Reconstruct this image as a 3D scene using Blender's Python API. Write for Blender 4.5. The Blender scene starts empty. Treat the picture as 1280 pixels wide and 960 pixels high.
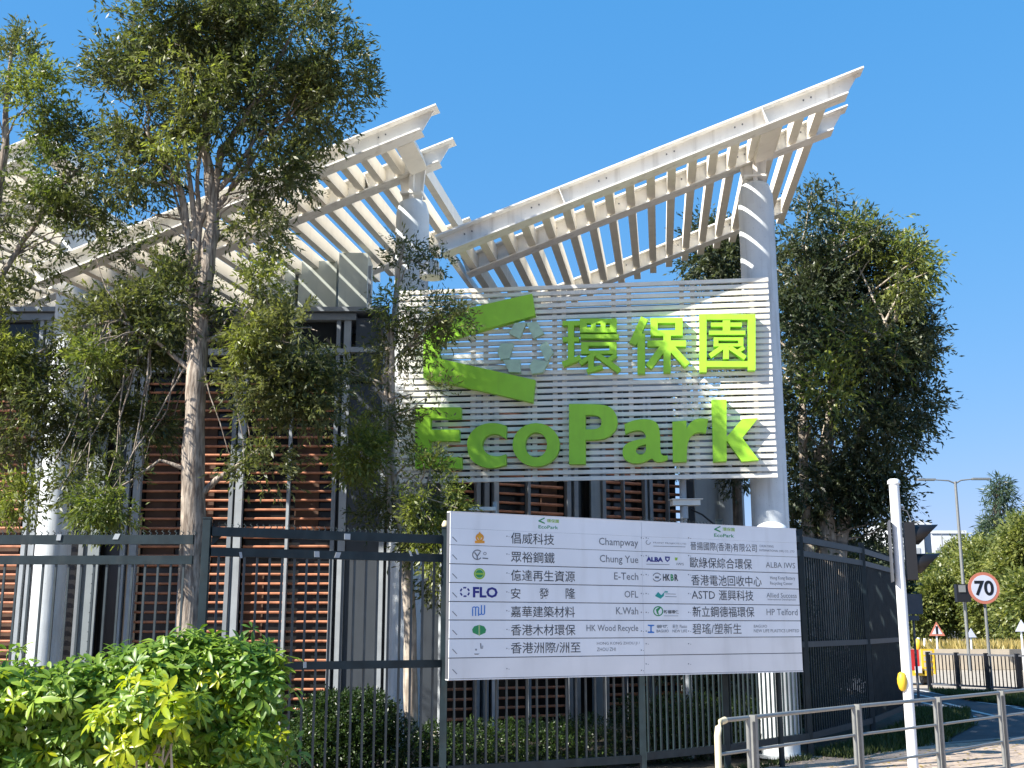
import bpy, math, random
import numpy as np
from mathutils import Vector, noise, geometry
sc = bpy.context.scene
COL = sc.collection
R = math.radians
# ---------------------------------------------------------------- camera
F, PITCH, EYE = 1437.0, math.atan(302 / 1437.0), 1.65
cam = bpy.data.cameras.new('camera')
cam.sensor_width = 36; cam.lens = F / 1280 * 36; cam.clip_end = 3000; cam.clip_start = .05
camo = bpy.data.objects.new('camera', cam); COL.objects.link(camo)
camo.location = (0, 0, EYE); camo.rotation_euler = (math.pi / 2 + PITCH, 0, 0)
sc.camera = camo
# ---------------------------------------------------------------- light
TH = R(7.33)                                   # the building stands turned by this much
U = Vector((math.cos(TH), -math.sin(TH), 0)); V = Vector((math.sin(TH), math.cos(TH), 0)); Z = Vector((0, 0, 1))
SUN = (-1.0 * U - 0.70 * V + 0.98 * Z).normalized()     # towards the sun
elev = math.asin(SUN.z); azim = math.atan2(SUN.x, SUN.y)
w = bpy.data.worlds.new('World'); sc.world = w; w.use_nodes = True
nt = w.node_tree; bg = nt.nodes['Background']
sky = nt.nodes.new('ShaderNodeTexSky'); sky.sky_type = 'NISHITA'; sky.sun_disc = False
sky.sun_elevation = elev; sky.sun_rotation = azim; sky.altitude = 0; sky.air_density = 1.0; sky.dust_density = 0.4; sky.ozone_density = 3.0
hs = nt.nodes.new('ShaderNodeHueSaturation'); hs.inputs['Saturation'].default_value = 1.3; hs.inputs['Hue'].default_value = 0.497
nt.links.new(sky.outputs[0], hs.inputs['Color'])
sep = nt.nodes.new('ShaderNodeSeparateColor'); comb = nt.nodes.new('ShaderNodeCombineColor'); nt.links.new(hs.outputs[0], sep.inputs[0])
for i_, (ex_, k_) in enumerate(((.62, .80), (.36, 1.37), (.25, 2.5))):   # the clear saturated blue of the photograph, paler towards the horizon
    pw = nt.nodes.new('ShaderNodeMath'); pw.operation = 'POWER'; pw.inputs[1].default_value = ex_; nt.links.new(sep.outputs[i_], pw.inputs[0])
    ml = nt.nodes.new('ShaderNodeMath'); ml.operation = 'MULTIPLY'; ml.inputs[1].default_value = k_; nt.links.new(pw.outputs[0], ml.inputs[0]); nt.links.new(ml.outputs[0], comb.inputs[i_])
nt.links.new(comb.outputs[0], bg.inputs[0]); bg.inputs[1].default_value = 0.115
sl = bpy.data.lights.new('sun', 'SUN'); sl.energy = 5.0; sl.angle = R(0.5); sl.color = (1, .95, .86)
so = bpy.data.objects.new('sun', sl); COL.objects.link(so); so.rotation_euler = (-SUN).to_track_quat('-Z', 'Y').to_euler(); so.location = (-10, -5, 20)
sc.view_settings.view_transform = 'Standard'; sc.view_settings.look = 'None'; sc.view_settings.gamma = 1; sc.view_settings.exposure = 1.15
random.seed(7); RNG = np.random.default_rng(11)

# ---------------------------------------------------------------- measuring: a picture point met with a plane of the place
def ray(x, y):
    a = (x - 640) / F; b = (480 - y) / F
    return Vector((a, math.cos(PITCH) - b * math.sin(PITCH), math.sin(PITCH) + b * math.cos(PITCH)))
def atY(x, y, Y):
    r = ray(x, y); return Vector((0, 0, EYE)) + r * (Y / r.y)
def atZ(x, y, z=0.0):
    r = ray(x, y); return Vector((0, 0, EYE)) + r * ((z - EYE) / r.z)
C1 = Vector((3.43, 15.4, 0))
def onw(x, y, wv):                            # on the vertical plane wv metres behind the column row -> (u, z)
    r = ray(x, y); o = Vector((0, 0, EYE)); P = o + r * (((C1 - o).dot(V) + wv) / r.dot(V))
    return (P - C1).dot(U), P.z
def W(u, wv, z): return C1 + U * u + V * wv + Z * z

# ---------------------------------------------------------------- mesh helpers
class MB:
    def __init__(s): s.v = []; s.f = []; s.sm = []
    def add(s, vs, fs, smooth=False):
        n = len(s.v); s.v += [tuple(p) for p in vs]; s.f += [tuple(i + n for i in f) for f in fs]; s.sm += [smooth] * len(fs)
    def box(s, c, a, b, d):                    # centre and three half vectors
        c = Vector(c); P = [c + a * i + b * j + d * k for k in (-1, 1) for j in (-1, 1) for i in (-1, 1)]
        fs = [(0, 2, 3, 1), (4, 5, 7, 6), (0, 1, 5, 4), (2, 6, 7, 3), (0, 4, 6, 2), (1, 3, 7, 5)]
        if a.cross(b).dot(d) < 0: fs = [f[::-1] for f in fs]
        s.add(P, fs); return s
    def bx(s, x0, x1, y0, y1, z0, z1):
        return s.box(((x0 + x1) / 2, (y0 + y1) / 2, (z0 + z1) / 2), Vector(((x1 - x0) / 2, 0, 0)), Vector((0, (y1 - y0) / 2, 0)), Vector((0, 0, (z1 - z0) / 2)))
    def bar(s, p, q, w_, h_, up=Z):            # rectangular bar from p to q
        p = Vector(p); q = Vector(q); d = (q - p) / 2; sd = d.cross(up).normalized() * (w_ / 2); uu = sd.cross(d).normalized() * (h_ / 2)
        return s.box((p + q) / 2, d, sd, uu)
    def tube(s, pts, rad, n=8, cap=True, smooth=True):
        pts = [Vector(p) for p in pts]; rad = rad if isinstance(rad, (list, tuple)) else [rad] * len(pts)
        vs = []; fs = []; ref = Vector((0.31, 0.17, 0.93)).normalized()
        for i, p in enumerate(pts):
            d = (pts[min(i + 1, len(pts) - 1)] - pts[max(i - 1, 0)]).normalized()
            a = d.cross(ref if abs(d.dot(ref)) < .95 else Vector((1, 0, 0))).normalized(); b = d.cross(a)
            for k in range(n):
                t = 2 * math.pi * k / n; vs.append(p + (a * math.cos(t) + b * math.sin(t)) * rad[i])
        for i in range(len(pts) - 1):
            for k in range(n):
                k2 = (k + 1) % n; fs.append((i * n + k, i * n + k2, (i + 1) * n + k2, (i + 1) * n + k))
        s.add(vs, fs, smooth)
        if cap: s.add(vs[:n], [tuple(range(n))[::-1]]); s.add(vs[-n:], [tuple(range(n))])
        return s
    def prism(s, loops, o, ax, ay, depth):     # 2-D loops (first outer, others holes) in plane o,ax,ay, pushed along depth
        L = [[o + ax * p[0] + ay * p[1] for p in lp] for lp in loops]
        flat = [p for lp in L for p in lp]
        tr = geometry.tessellate_polygon([[Vector((p[0], p[1], 0)) for p in lp] for lp in loops])
        s.add(flat, [tuple(t) for t in tr]); s.add([p + depth for p in flat], [tuple(t)[::-1] for t in tr])
        for lp in L:
            n = len(lp); s.add(lp + [p + depth for p in lp], [(i, (i + 1) % n, n + (i + 1) % n, n + i) for i in range(n)])
        return s
    def mesh(s, name, m=None):
        me = bpy.data.meshes.new(name); me.from_pydata(s.v, [], s.f)
        me.polygons.foreach_set('use_smooth', s.sm)
        if m: me.materials.append(m)
        me.validate(); me.update(); return me
    def build(s, name, m, parent=None): return link(name, s.mesh(name, m), parent)
def link(name, data, parent=None, loc=None):
    o = bpy.data.objects.new(name, data); COL.objects.link(o)
    if parent is not None:
        o.parent = parent; o.matrix_parent_inverse = ident(parent)
    if loc is not None: o.location = loc
    return o
from mathutils import Matrix
def ident(p): return Matrix.Translation(p.location).inverted()     # parts are modelled in world coordinates
def tag(o, label=None, cat=None, group=None, kind=None):
    for k, v_ in (('label', label), ('category', cat), ('group', group), ('kind', kind)):
        if v_: o[k] = v_
    return o
def thing(name, label, cat, loc=(0, 0, 0), group=None):
    o = bpy.data.objects.new(name, None); COL.objects.link(o); o.location = loc; o.empty_display_size = .2
    return tag(o, label, cat, group)

# ---------------------------------------------------------------- materials
def mat(name, col, rough=.6, var=.15, scale=6, bump=0, bscale=40, metal=0, spec=.5, streak=0, streak_col=None, stretch=None, speck=0, thr=(.54, .75)):
    m = bpy.data.materials.new(name); m.use_nodes = True; n = m.node_tree; B = n.nodes['Principled BSDF']
    B.inputs['Roughness'].default_value = rough; B.inputs['Metallic'].default_value = metal; B.inputs['Specular IOR Level'].default_value = spec
    tc = n.nodes.new('ShaderNodeTexCoord'); geo = n.nodes.new('ShaderNodeNewGeometry')
    vec = geo.outputs['Position']
    nz = n.nodes.new('ShaderNodeTexNoise'); nz.inputs['Scale'].default_value = scale; nz.inputs['Detail'].default_value = 6; n.links.new(vec, nz.inputs['Vector'])
    mp = n.nodes.new('ShaderNodeMapRange'); mp.inputs[1].default_value = .3; mp.inputs[2].default_value = .7; mp.inputs[3].default_value = 1 - var; mp.inputs[4].default_value = 1 + var
    n.links.new(nz.outputs['Fac'], mp.inputs[0])
    mx = n.nodes.new('ShaderNodeVectorMath'); mx.operation = 'SCALE'; mx.inputs[0].default_value = col[:3]; n.links.new(mp.outputs[0], mx.inputs['Scale'])
    out = mx.outputs[0]
    if streak:
        mpg = n.nodes.new('ShaderNodeMapping'); mpg.inputs['Scale'].default_value = stretch or (14, 14, .9); n.links.new(vec, mpg.inputs['Vector'])
        n2 = n.nodes.new('ShaderNodeTexNoise'); n2.inputs['Scale'].default_value = 1; n2.inputs['Detail'].default_value = 5; n.links.new(mpg.outputs[0], n2.inputs['Vector'])
        m2 = n.nodes.new('ShaderNodeMapRange'); m2.inputs[1].default_value = thr[0]; m2.inputs[2].default_value = thr[1]; m2.inputs[3].default_value = 0; m2.inputs[4].default_value = streak
        n.links.new(n2.outputs['Fac'], m2.inputs[0])
        mm = n.nodes.new('ShaderNodeMix'); mm.data_type = 'RGBA'; n.links.new(m2.outputs[0], mm.inputs[0]); n.links.new(out, mm.inputs[6]); mm.inputs[7].default_value = (*(streak_col or tuple(c * .35 for c in col[:3])), 1)
        out = mm.outputs[2]
    if speck:
        n3 = n.nodes.new('ShaderNodeTexNoise'); n3.inputs['Scale'].default_value = 55; n3.inputs['Detail'].default_value = 3; n.links.new(vec, n3.inputs['Vector'])
        m3 = n.nodes.new('ShaderNodeMapRange'); m3.inputs[1].default_value = .66; m3.inputs[2].default_value = .72; m3.inputs[3].default_value = 0; m3.inputs[4].default_value = speck
        n.links.new(n3.outputs['Fac'], m3.inputs[0])
        mm = n.nodes.new('ShaderNodeMix'); mm.data_type = 'RGBA'; n.links.new(m3.outputs[0], mm.inputs[0]); n.links.new(out, mm.inputs[6]); mm.inputs[7].default_value = (*(c * .3 for c in col[:3]), 1)
        out = mm.outputs[2]
    n.links.new(out, B.inputs['Base Color'])
    if bump:
        nb = n.nodes.new('ShaderNodeTexNoise'); nb.inputs['Scale'].default_value = bscale; nb.inputs['Detail'].default_value = 6
        if stretch:
            mb_ = n.nodes.new('ShaderNodeMapping'); mb_.inputs['Scale'].default_value = tuple(c / max(stretch) for c in stretch); n.links.new(vec, mb_.inputs['Vector']); n.links.new(mb_.outputs[0], nb.inputs['Vector'])
        else: n.links.new(vec, nb.inputs['Vector'])
        bp = n.nodes.new('ShaderNodeBump'); bp.inputs['Strength'].default_value = bump; bp.inputs['Distance'].default_value = .02
        n.links.new(nb.outputs['Fac'], bp.inputs['Height']); n.links.new(bp.outputs[0], B.inputs['Normal'])
    return m
def leafmat(name, dark, light, trans=.35, rough=.38):
    m = bpy.data.materials.new(name); m.use_nodes = True; n = m.node_tree; B = n.nodes['Principled BSDF']; out = n.nodes['Material Output']
    at = n.nodes.new('ShaderNodeAttribute'); at.attribute_name = 'tint'
    mx = n.nodes.new('ShaderNodeMix'); mx.data_type = 'RGBA'; mx.inputs[6].default_value = (*dark, 1); mx.inputs[7].default_value = (*light, 1)
    n.links.new(at.outputs['Fac'], mx.inputs[0]); n.links.new(mx.outputs[2], B.inputs['Base Color'])
    B.inputs['Roughness'].default_value = rough; B.inputs['Specular IOR Level'].default_value = .5
    tr = n.nodes.new('ShaderNodeBsdfTranslucent'); hv = n.nodes.new('ShaderNodeMix'); hv.data_type = 'RGBA'; hv.blend_type = 'MULTIPLY'; hv.inputs[0].default_value = 1
    n.links.new(mx.outputs[2], hv.inputs[6]); hv.inputs[7].default_value = (1.35, 1.45, .7, 1); n.links.new(hv.outputs[2], tr.inputs['Color'])
    ms = n.nodes.new('ShaderNodeMixShader'); ms.inputs[0].default_value = trans
    n.links.new(B.outputs[0], ms.inputs[1]); n.links.new(tr.outputs[0], ms.inputs[2]); n.links.new(ms.outputs[0], out.inputs['Surface'])
    return m
M = {}
M['white'] = mat('white_painted_steel', (.82, .80, .75), .5, .07, 3, streak=.5, streak_col=(.36, .32, .27), stretch=(9, 9, .8), speck=.25)
M['fin'] = mat('cream_fin_paint', (.81, .765, .67), .55, .06, 3, streak=.25, streak_col=(.5, .45, .36), stretch=(7, 7, 2))
M['column'] = mat('weathered_column_paint', (.62, .66, .68), .55, .08, 4, streak=.5, streak_col=(.25, .25, .24), stretch=(11, 11, .7), speck=.5, bump=.1)
M['slat'] = mat('slat_paint', (.83, .80, .73), .5, .07, 5, streak=.3, streak_col=(.4, .38, .34), stretch=(4, 4, 12))
M['lime'] = mat('lime_green_sign_face', (.37, .72, .045), .42, .06, 5, spec=.4, streak=.16, streak_col=(.22, .38, .05), stretch=(12, 12, 1.1))
M['palegreen'] = mat('pale_green_acrylic', (.50, .66, .46), .35, .12, 12)
M['grey_frame'] = mat('grey_aluminium_frame', (.24, .265, .29), .45, .1, 5, streak=.2)
M['pale_frame'] = mat('pale_grey_frame', (.37, .40, .425), .45, .1, 5, streak=.25)
M['panel'] = mat('shade_darkened_panel', (.05, .06, .073), .5, .1, 3, streak=.25)  # panel grey deepened, tree shade on the facade put into the colour
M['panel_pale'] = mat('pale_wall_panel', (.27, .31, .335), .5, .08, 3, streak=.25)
M['sage'] = mat('sage_grey_box', (.42, .45, .41), .55, .06, 4, streak=.15)
M['terra'] = mat('terracotta_louver', (.50, .205, .11), .6, .28, 9, bump=.2, streak=.3, stretch=(2, 2, 30), streak_col=(.16, .08, .05))
M['glass'] = mat('dark_glass', (.020, .020, .020), .16, .2, 2, spec=.35)
M['void'] = mat('dark_interior', (.035, .03, .028), .8, .3, 2)
M['curtain'] = mat('brown_interior_screen', (.10, .055, .035), .8, .25, 5)
M['bar'] = mat('fence_bar_sunlit', (.045, .058, .064), .4, .25, 8, speck=.2)  # fence colour lightened for the bars, the sun on them put into the tone
M['fence'] = mat('dark_fence_paint', (.012, .024, .030), .5, .3, 8, spec=.35, speck=.2, streak=.3, streak_col=(.06, .065, .062), stretch=(10, 10, 3))
M['galv'] = mat('galvanised_steel', (.24, .245, .235), .42, .12, 14, metal=.35, speck=.3, bump=.05)
M['cream'] = mat('cream_painted_tube', (.66, .58, .38), .5, .1, 9, speck=.3)
M['board'] = mat('white_board_vinyl', (.78, .81, .855), .34, .05, 1.6, bump=.10, bscale=5, streak=.16, streak_col=(.45, .44, .42), stretch=(7, 7, .9))
M['board_blank'] = mat('blank_board_panel', (.75, .755, .77), .4, .06, 2, bump=.10, bscale=5, streak=.2, streak_col=(.45, .44, .42), stretch=(7, 7, .9))
M['ink'] = mat('dark_grey_lettering', (.06, .065, .075), .6, .1)
M['ink_soft'] = mat('faint_grey_lettering', (.16, .175, .20), .6, .1)
M['navy'] = mat('navy_lettering', (.012, .015, .20), .5, .05)
M['blue'] = mat('blue_logo', (.02, .17, .55), .5, .05)
M['green'] = mat('green_logo', (.02, .26, .09), .5, .05)
M['limelogo'] = mat('lime_logo', (.28, .48, .04), .5, .05)
M['teal'] = mat('teal_logo', (.01, .30, .28), .5, .05)
M['orange'] = mat('orange_logo', (.75, .32, .03), .5, .05)
M['yellow'] = mat('yellow_plastic', (.72, .46, .03), .5, .1)
M['red'] = mat('red_paint', (.42, .02, .02), .45, .1)
M['redrim'] = mat('red_sign_rim', (.50, .17, .11), .5, .08)
M['signface'] = mat('sign_face_white', (.55, .57, .66), .5, .04)
M['black'] = mat('black_plastic', (.007, .007, .009), .45, .1)
M['dgrey'] = mat('dark_grey_metal', (.09, .095, .11), .5, .1)
M['polewhite'] = mat('white_pole_paint', (.80, .82, .83), .45, .04, 5, streak=.12)
M['soil'] = mat('soil_and_litter', (.055, .045, .03), .95, .4, 9, bump=.6)
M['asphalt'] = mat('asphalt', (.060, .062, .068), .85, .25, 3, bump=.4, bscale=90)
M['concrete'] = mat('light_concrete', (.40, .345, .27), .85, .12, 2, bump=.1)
M['kerb'] = mat('kerb_stone', (.24, .22, .20), .85, .15, 5, bump=.2)
M['paver'] = mat('pinkish_paver', (.41, .325, .255), .85, .2, 2.3, bump=.3, bscale=60)
M['mark'] = mat('road_marking_paint', (.55, .55, .53), .8, .25, 9)
M['farwhite'] = mat('far_building_white', (.62, .64, .66), .7, .05, .05)
M['fargrey'] = mat('far_building_grey', (.36, .38, .40), .7, .05, .05)
M['bark'] = mat('papery_bark', (.36, .305, .25), .95, .35, 5, bump=1.0, bscale=40, streak=.85, stretch=(34, 34, 5), streak_col=(.12, .09, .07), speck=.4, thr=(.42, .62))
M['barkdark'] = mat('dark_bark', (.13, .11, .09), .95, .35, 10, bump=.8, bscale=30, streak=.6, stretch=(24, 24, 4), streak_col=(.05, .04, .03), thr=(.42, .62))
M['barkpale'] = mat('pale_bark', (.46, .40, .33), .9, .3, 9, bump=.8, bscale=22, streak=.6, stretch=(24, 24, 3), streak_col=(.2, .15, .11), thr=(.42, .62))
M['leaf'] = leafmat('tree_leaf', (.042, .062, .026), (.20, .205, .075), .42, .42)
M['leafbright'] = leafmat('young_leaf', (.09, .125, .03), (.29, .31, .075), .45, .42)
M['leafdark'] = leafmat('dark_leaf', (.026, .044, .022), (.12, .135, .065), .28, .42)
M['schef'] = leafmat('umbrella_plant_leaf', (.045, .13, .015), (.30, .42, .05), .32, .42)
M['schefyellow'] = leafmat('yellow_umbrella_plant_leaf', (.24, .34, .015), (.50, .50, .02), .42, .3)
M['hedge'] = leafmat('hedge_leaf', (.02, .045, .012), (.06, .10, .02), .25)
M['grass'] = leafmat('grass_blade', (.025, .045, .012), (.075, .10, .025), .3, .6)
M['drygrass'] = leafmat('dry_grass_blade', (.30, .22, .07), (.48, .38, .14), .3)
M['farleaf'] = leafmat('far_leaf', (.08, .115, .035), (.29, .30, .075), .35)
M['farleafblue'] = leafmat('far_pine_needle', (.05, .085, .055), (.12, .16, .10), .3)

# ---------------------------------------------------------------- ground
g = MB(); g.add([(-900, -600, -.03), (900, -600, -.03), (900, 1200, -.03), (-900, 1200, -.03)], [(0, 1, 2, 3)])
tag(g.build('ground', M['soil']), kind='structure')
E0, E1 = atZ(1074, 938), atZ(1280, 922); ed = (E1 - E0).normalized()
PA, PB = E0 - ed * 1.6, E0 + ed * 11
fenceB = [Vector((1.42, 13.05, 0)), Vector((2.50, 13.95, 0)), Vector((3.83, 15.41, 0)), Vector((5.40, 17.9, 0)), Vector((6.9, 20.9, 0)), Vector((8.0, 24.0, 0))]
g = MB(); g.prism([[(-9, -4), (12, -4), (PB.x + 3, PB.y), (E0.x, E0.y), (3.9, 15.55), (2.5, 14.1), (1.4, 13.2), (-.6, 12.0), (-2.9, 10.8), (-9, 10.9)]], Vector((0, 0, 0)), Vector((1, 0, 0)), Vector((0, 1, 0)), Vector((0, 0, -.06)))
pave = tag(g.build('pavement', M['paver']), kind='structure')
g = MB(); g.add([(E0.x, E0.y, -.012), (PB.x + 30, PB.y + 12, -.012), (45, 60, -.012), (30, 300, -.012), (8.5, 300, -.012), (8.8, 26, -.012), (7.0, 20.5, -.012), (5.6, 17.8, -.012)], [tuple(range(8))])
tag(g.build('road', M['asphalt']), kind='structure')
# kerb between pavement and road
k0 = E0; n_k = 0
kerb = MB(); kerb.bar(k0 + Z * .0, PB, .12, .03)
tag(kerb.build('kerb', M['kerb']), kind='structure')
# pavers
pm = MB(); pm.bx(-.098, .098, -.048, .048, 0, .012); pmesh = pm.mesh('paver', M['paver'])
pms = []
for i in range(4):
    mm_ = mat('paver_%s' % 'abcd'[i], [(.43, .34, .265), (.39, .305, .24), (.46, .37, .29), (.37, .30, .24)][i], .85, .12, 9, bump=.25, bscale=60); q = pmesh.copy(); q.materials.clear(); q.materials.append(mm_); pms.append(q)
cnt = 0; rest = MB(); ax = ed; ay = Z.cross(ed)
def inside_pave(p):
    s_ = (p - E0).dot(ay)
    return s_ < -.12 and p.x > 2.3 and p.y > 12.6 and p.y < 19.2 and not (p.x < 3.9 and p.y > 14.0 + (p.x - 2.5) * 1.0)
cands = []
for r_ in range(2, 62):
    for c_ in range(-22, 42):
        p = E0 + ax * (c_ * .2 + (.1 if r_ % 2 else 0)) - ay * (r_ * .1)
        if inside_pave(p):
            pr = p - Vector((0, 0, EYE)); d_ = pr.y * math.cos(PITCH) + pr.z * math.sin(PITCH)
            sx = 640 + F * p.x / d_; sy = 480 - F * (pr.z * math.cos(PITCH) - pr.y * math.sin(PITCH)) / d_
            if 930 < sx < 1300 and sy < 975: cands.append(p)
cands.sort(key=lambda p: p.length)
for i, p in enumerate(cands):
    z_ = random.uniform(-.004, .003)
    if i < 280:
        o = link('paver', random.choice(pms), pave, (p.x, p.y, z_)); o.rotation_euler = (0, 0, math.atan2(ed.y, ed.x))
    else: rest.box((p.x, p.y, .006 + z_), ax * .098, ay * .048, Z * .006)
if rest.v: tag(rest.build('pavers', M['paver'], pave), kind='stuff')
# road marking stripes
for a, b in (((1142, 861), (1196, 871)), ((1142, 867), (1178, 874)), ((1150, 877), (1180, 884)), ((1172, 879), (1204, 893)), ((1158, 885), (1183, 896)), ((1198, 884), (1246, 895)), ((1180, 878), (1200, 883)), ((1205, 892), (1219, 896)), ((1222, 877), (1272, 883)), ((1268, 884), (1290, 888))):
    p, q = atZ(*a), atZ(*b); d = (q - p).normalized(); s_ = Vector((-d.y, d.x, 0)) * .06
    m_ = MB(); m_.add([p - s_ - Z * .006, q - s_ - Z * .006, q + s_ - Z * .006, p + s_ - Z * .006], [(0, 1, 2, 3)])
    tag(m_.build('road_marking', M['mark']), kind='structure')
# far lit road surface and its verges
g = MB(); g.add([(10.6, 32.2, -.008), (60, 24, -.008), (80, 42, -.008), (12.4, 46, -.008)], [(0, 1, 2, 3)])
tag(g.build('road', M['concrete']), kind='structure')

# ---------------------------------------------------------------- blades and leaves in bulk
def quads_mesh(name, P, D, N, Lh, Wd, tint, m):
    """P base points, D unit leaf directions, N side vectors, lengths, widths -> one rhombus per leaf, slightly folded"""
    n = len(P); S = np.cross(D, N); S /= np.linalg.norm(S, axis=1)[:, None] + 1e-9
    L_ = Lh[:, None]; Wv = Wd[:, None]; Nn = np.cross(S, D)
    a = P; b = P + D * L_ * .45 + S * Wv * .5 + Nn * Wv * .12; c = P + D * L_; d = P + D * L_ * .45 - S * Wv * .5 + Nn * Wv * .12
    vs = np.stack([a, b, c, d], 1).reshape(-1, 3).astype(np.float32)
    me = bpy.data.meshes.new(name); me.vertices.add(4 * n); me.vertices.foreach_set('co', vs.ravel())
    me.loops.add(4 * n); me.loops.foreach_set('vertex_index', np.arange(4 * n, dtype=np.int32))
    me.polygons.add(n); me.polygons.foreach_set('loop_start', np.arange(0, 4 * n, 4, dtype=np.int32)); me.polygons.foreach_set('loop_total', np.full(n, 4, dtype=np.int32))
    at = me.attributes.new('tint', 'FLOAT', 'FACE'); at.data.foreach_set('value', np.clip(tint, 0, 1).astype(np.float32))
    me.materials.append(m); me.update(); me.validate(); return me
def unit(a): return a / (np.linalg.norm(a, axis=1)[:, None] + 1e-9)
def foliage(blobs, n, ll, lw, per=9, tl=.3, droop=.25, clump=.0, fr=1.6, m=None, name='crown', shell=.5, tintvar=.35):
    """blobs: (centre, rx, ry, rz, weight) ellipsoids; n twigs spread over them, each with `per` leaves"""
    ws = np.array([b[4] * b[1] * b[3] for b in blobs]); ws = ws / ws.sum()
    idx = RNG.choice(len(blobs), n, p=ws)
    C = np.array([tuple(b[0]) for b in blobs])[idx]; Rr = np.array([(b[1], b[2], b[3]) for b in blobs])[idx]
    d = unit(RNG.normal(size=(n, 3))); rad = RNG.random(n)[:, None] ** shell
    B = C + d * Rr * rad
    if clump > 0:
        keep = np.array([noise.noise(Vector(p) * fr) + .5 * noise.noise(Vector(p) * fr * 2.3 + Vector((9, 4, 1))) for p in B]) > (clump - .5)
        B = B[keep]; d = d[keep]; n = len(B)
    tw = unit(d * .8 + RNG.normal(size=(n, 3)) * .6 + np.array([0, 0, .15]))
    big = np.array([noise.noise(Vector(p) * .9 + Vector((3, 8, 2))) for p in B])
    B2 = np.repeat(B, per, 0); T2 = np.repeat(tw, per, 0); s = np.tile(np.linspace(.1, 1, per), n) * tl * np.repeat(RNG.uniform(.6, 1.3, n), per)
    P = B2 + T2 * s[:, None] + RNG.normal(size=(n * per, 3)) * .012 - np.array([0, 0, 1]) * (s[:, None] ** 2) * droop
    D = unit(T2 * .95 + RNG.normal(size=(n * per, 3)) * .55 + np.array([0, 0, -droop]))
    Nn = unit(RNG.normal(size=(n * per, 3)) + np.array([0, 0, .9]))
    Lh = ll * RNG.uniform(.45, 1.35, n * per); Wd = Lh * lw
    tint = .45 + np.repeat(big, per) * .55 + np.repeat(RNG.normal(size=n) * .14, per) + RNG.normal(size=n * per) * tintvar * .5
    return quads_mesh(name, P, D, Nn, Lh, Wd, tint, m or M['leaf'])
def blob(px, py, rx, ry, Y, dy=None, wt=1.0):
    c = atY(px, py, Y); k = Y / F * 1.03
    return (c, rx * k, dy if dy else (rx + ry) * .5 * k, ry * k, wt)
def limb(mb, pts, r0, r1, n=7, wig=.0):
    pts = [Vector(p) for p in pts]; out = []
    for i in range(len(pts) - 1):
        for k in range(3):
            t = k / 3; q = pts[i].lerp(pts[i + 1], t)
            out.append(q + Vector((random.uniform(-wig, wig), random.uniform(-wig, wig), 0)) if (i or k) else q)
    out.append(pts[-1]); N_ = len(out)
    mb.tube(out, [(r0 + (r1 - r0) * i / (N_ - 1)) * random.uniform(.9, 1.12) for i in range(N_)], n)
def twigs(mb, blobs, origin_fn, k=2, r=.018):
    for b in blobs:
        for _ in range(k):
            e = b[0] + Vector((random.uniform(-1, 1) * b[1], random.uniform(-1, 1) * b[2], random.uniform(-.7, .9) * b[3])) * .8
            o = origin_fn(e); mid = o.lerp(e, .5) + Vector((random.uniform(-.12, .12), random.uniform(-.1, .1), random.uniform(-.05, .16)))
            limb(mb, [o, mid, e], r, r * .25, 5, .03)
def grass(name, poly_pts, n, h, m, label=None, zb=0.0):
    P = np.array(poly_pts, float); P = np.c_[P[:, 0], P[:, 1], np.full(len(P), zb)]; k = len(P)
    D = unit(RNG.normal(size=(k, 3)) * .35 + np.array([0, 0, 1.])); Nn = unit(RNG.normal(size=(k, 3)) * np.array([1, 1, .2]))
    L_ = h * RNG.uniform(.4, 1.2, k)
    o = link(name, quads_mesh(name, P, D, Nn, L_, L_ * .12 + .004, RNG.random(k), m)); tag(o, label, 'grass', kind='stuff'); return o
def scatter_quad(a, b, c, d, n):
    s = RNG.random((n, 1)); t = RNG.random((n, 1)); a, b, c, d = (np.array(q[:2]) for q in (a, b, c, d))
    return (a * (1 - s) + b * s) * (1 - t) + (d * (1 - s) + c * s) * t

# ================================================================ the building
bld = thing('visitor_building', 'white finned butterfly canopies over a terracotta louvred building behind the fence', 'building', tuple(C1))
def bp(mb, name, m): return mb.build(name, m, bld)
# columns
ZC = 7.72
def column(u, z_top, r=.245):
    m_ = MB(); c = W(u, 0, 0)
    prof = [(r, 0), (r, z_top - .35), (r * .98, z_top - .2), (r * .8, z_top - .05), (r * .45, z_top)]
    n = 28; vs = []; fs = []
    for rr, z_ in prof:
        for k in range(n): t = 2 * math.pi * k / n; vs.append((c.x + rr * math.cos(t), c.y + rr * math.sin(t), z_))
    for i in range(len(prof) - 1):
        for k in range(n): fs.append((i * n + k, i * n + (k + 1) % n, (i + 1) * n + (k + 1) % n, (i + 1) * n + k))
    m_.add(vs, fs, True); m_.add(vs[-n:], [tuple(range(n))]); o = bp(m_, 'column', M['column'])
    b_ = MB()                                                         # base plate and anchor ring
    b_.tube([c + Z * .0, c + Z * .04], r * 1.25, 24, smooth=False); b_.build('base_plate', M['pale_frame'], o)
for u_, zt in ((0.02, 7.80), (-4.93, 7.78), (-10.12, 7.74)): column(u_, zt)
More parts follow.
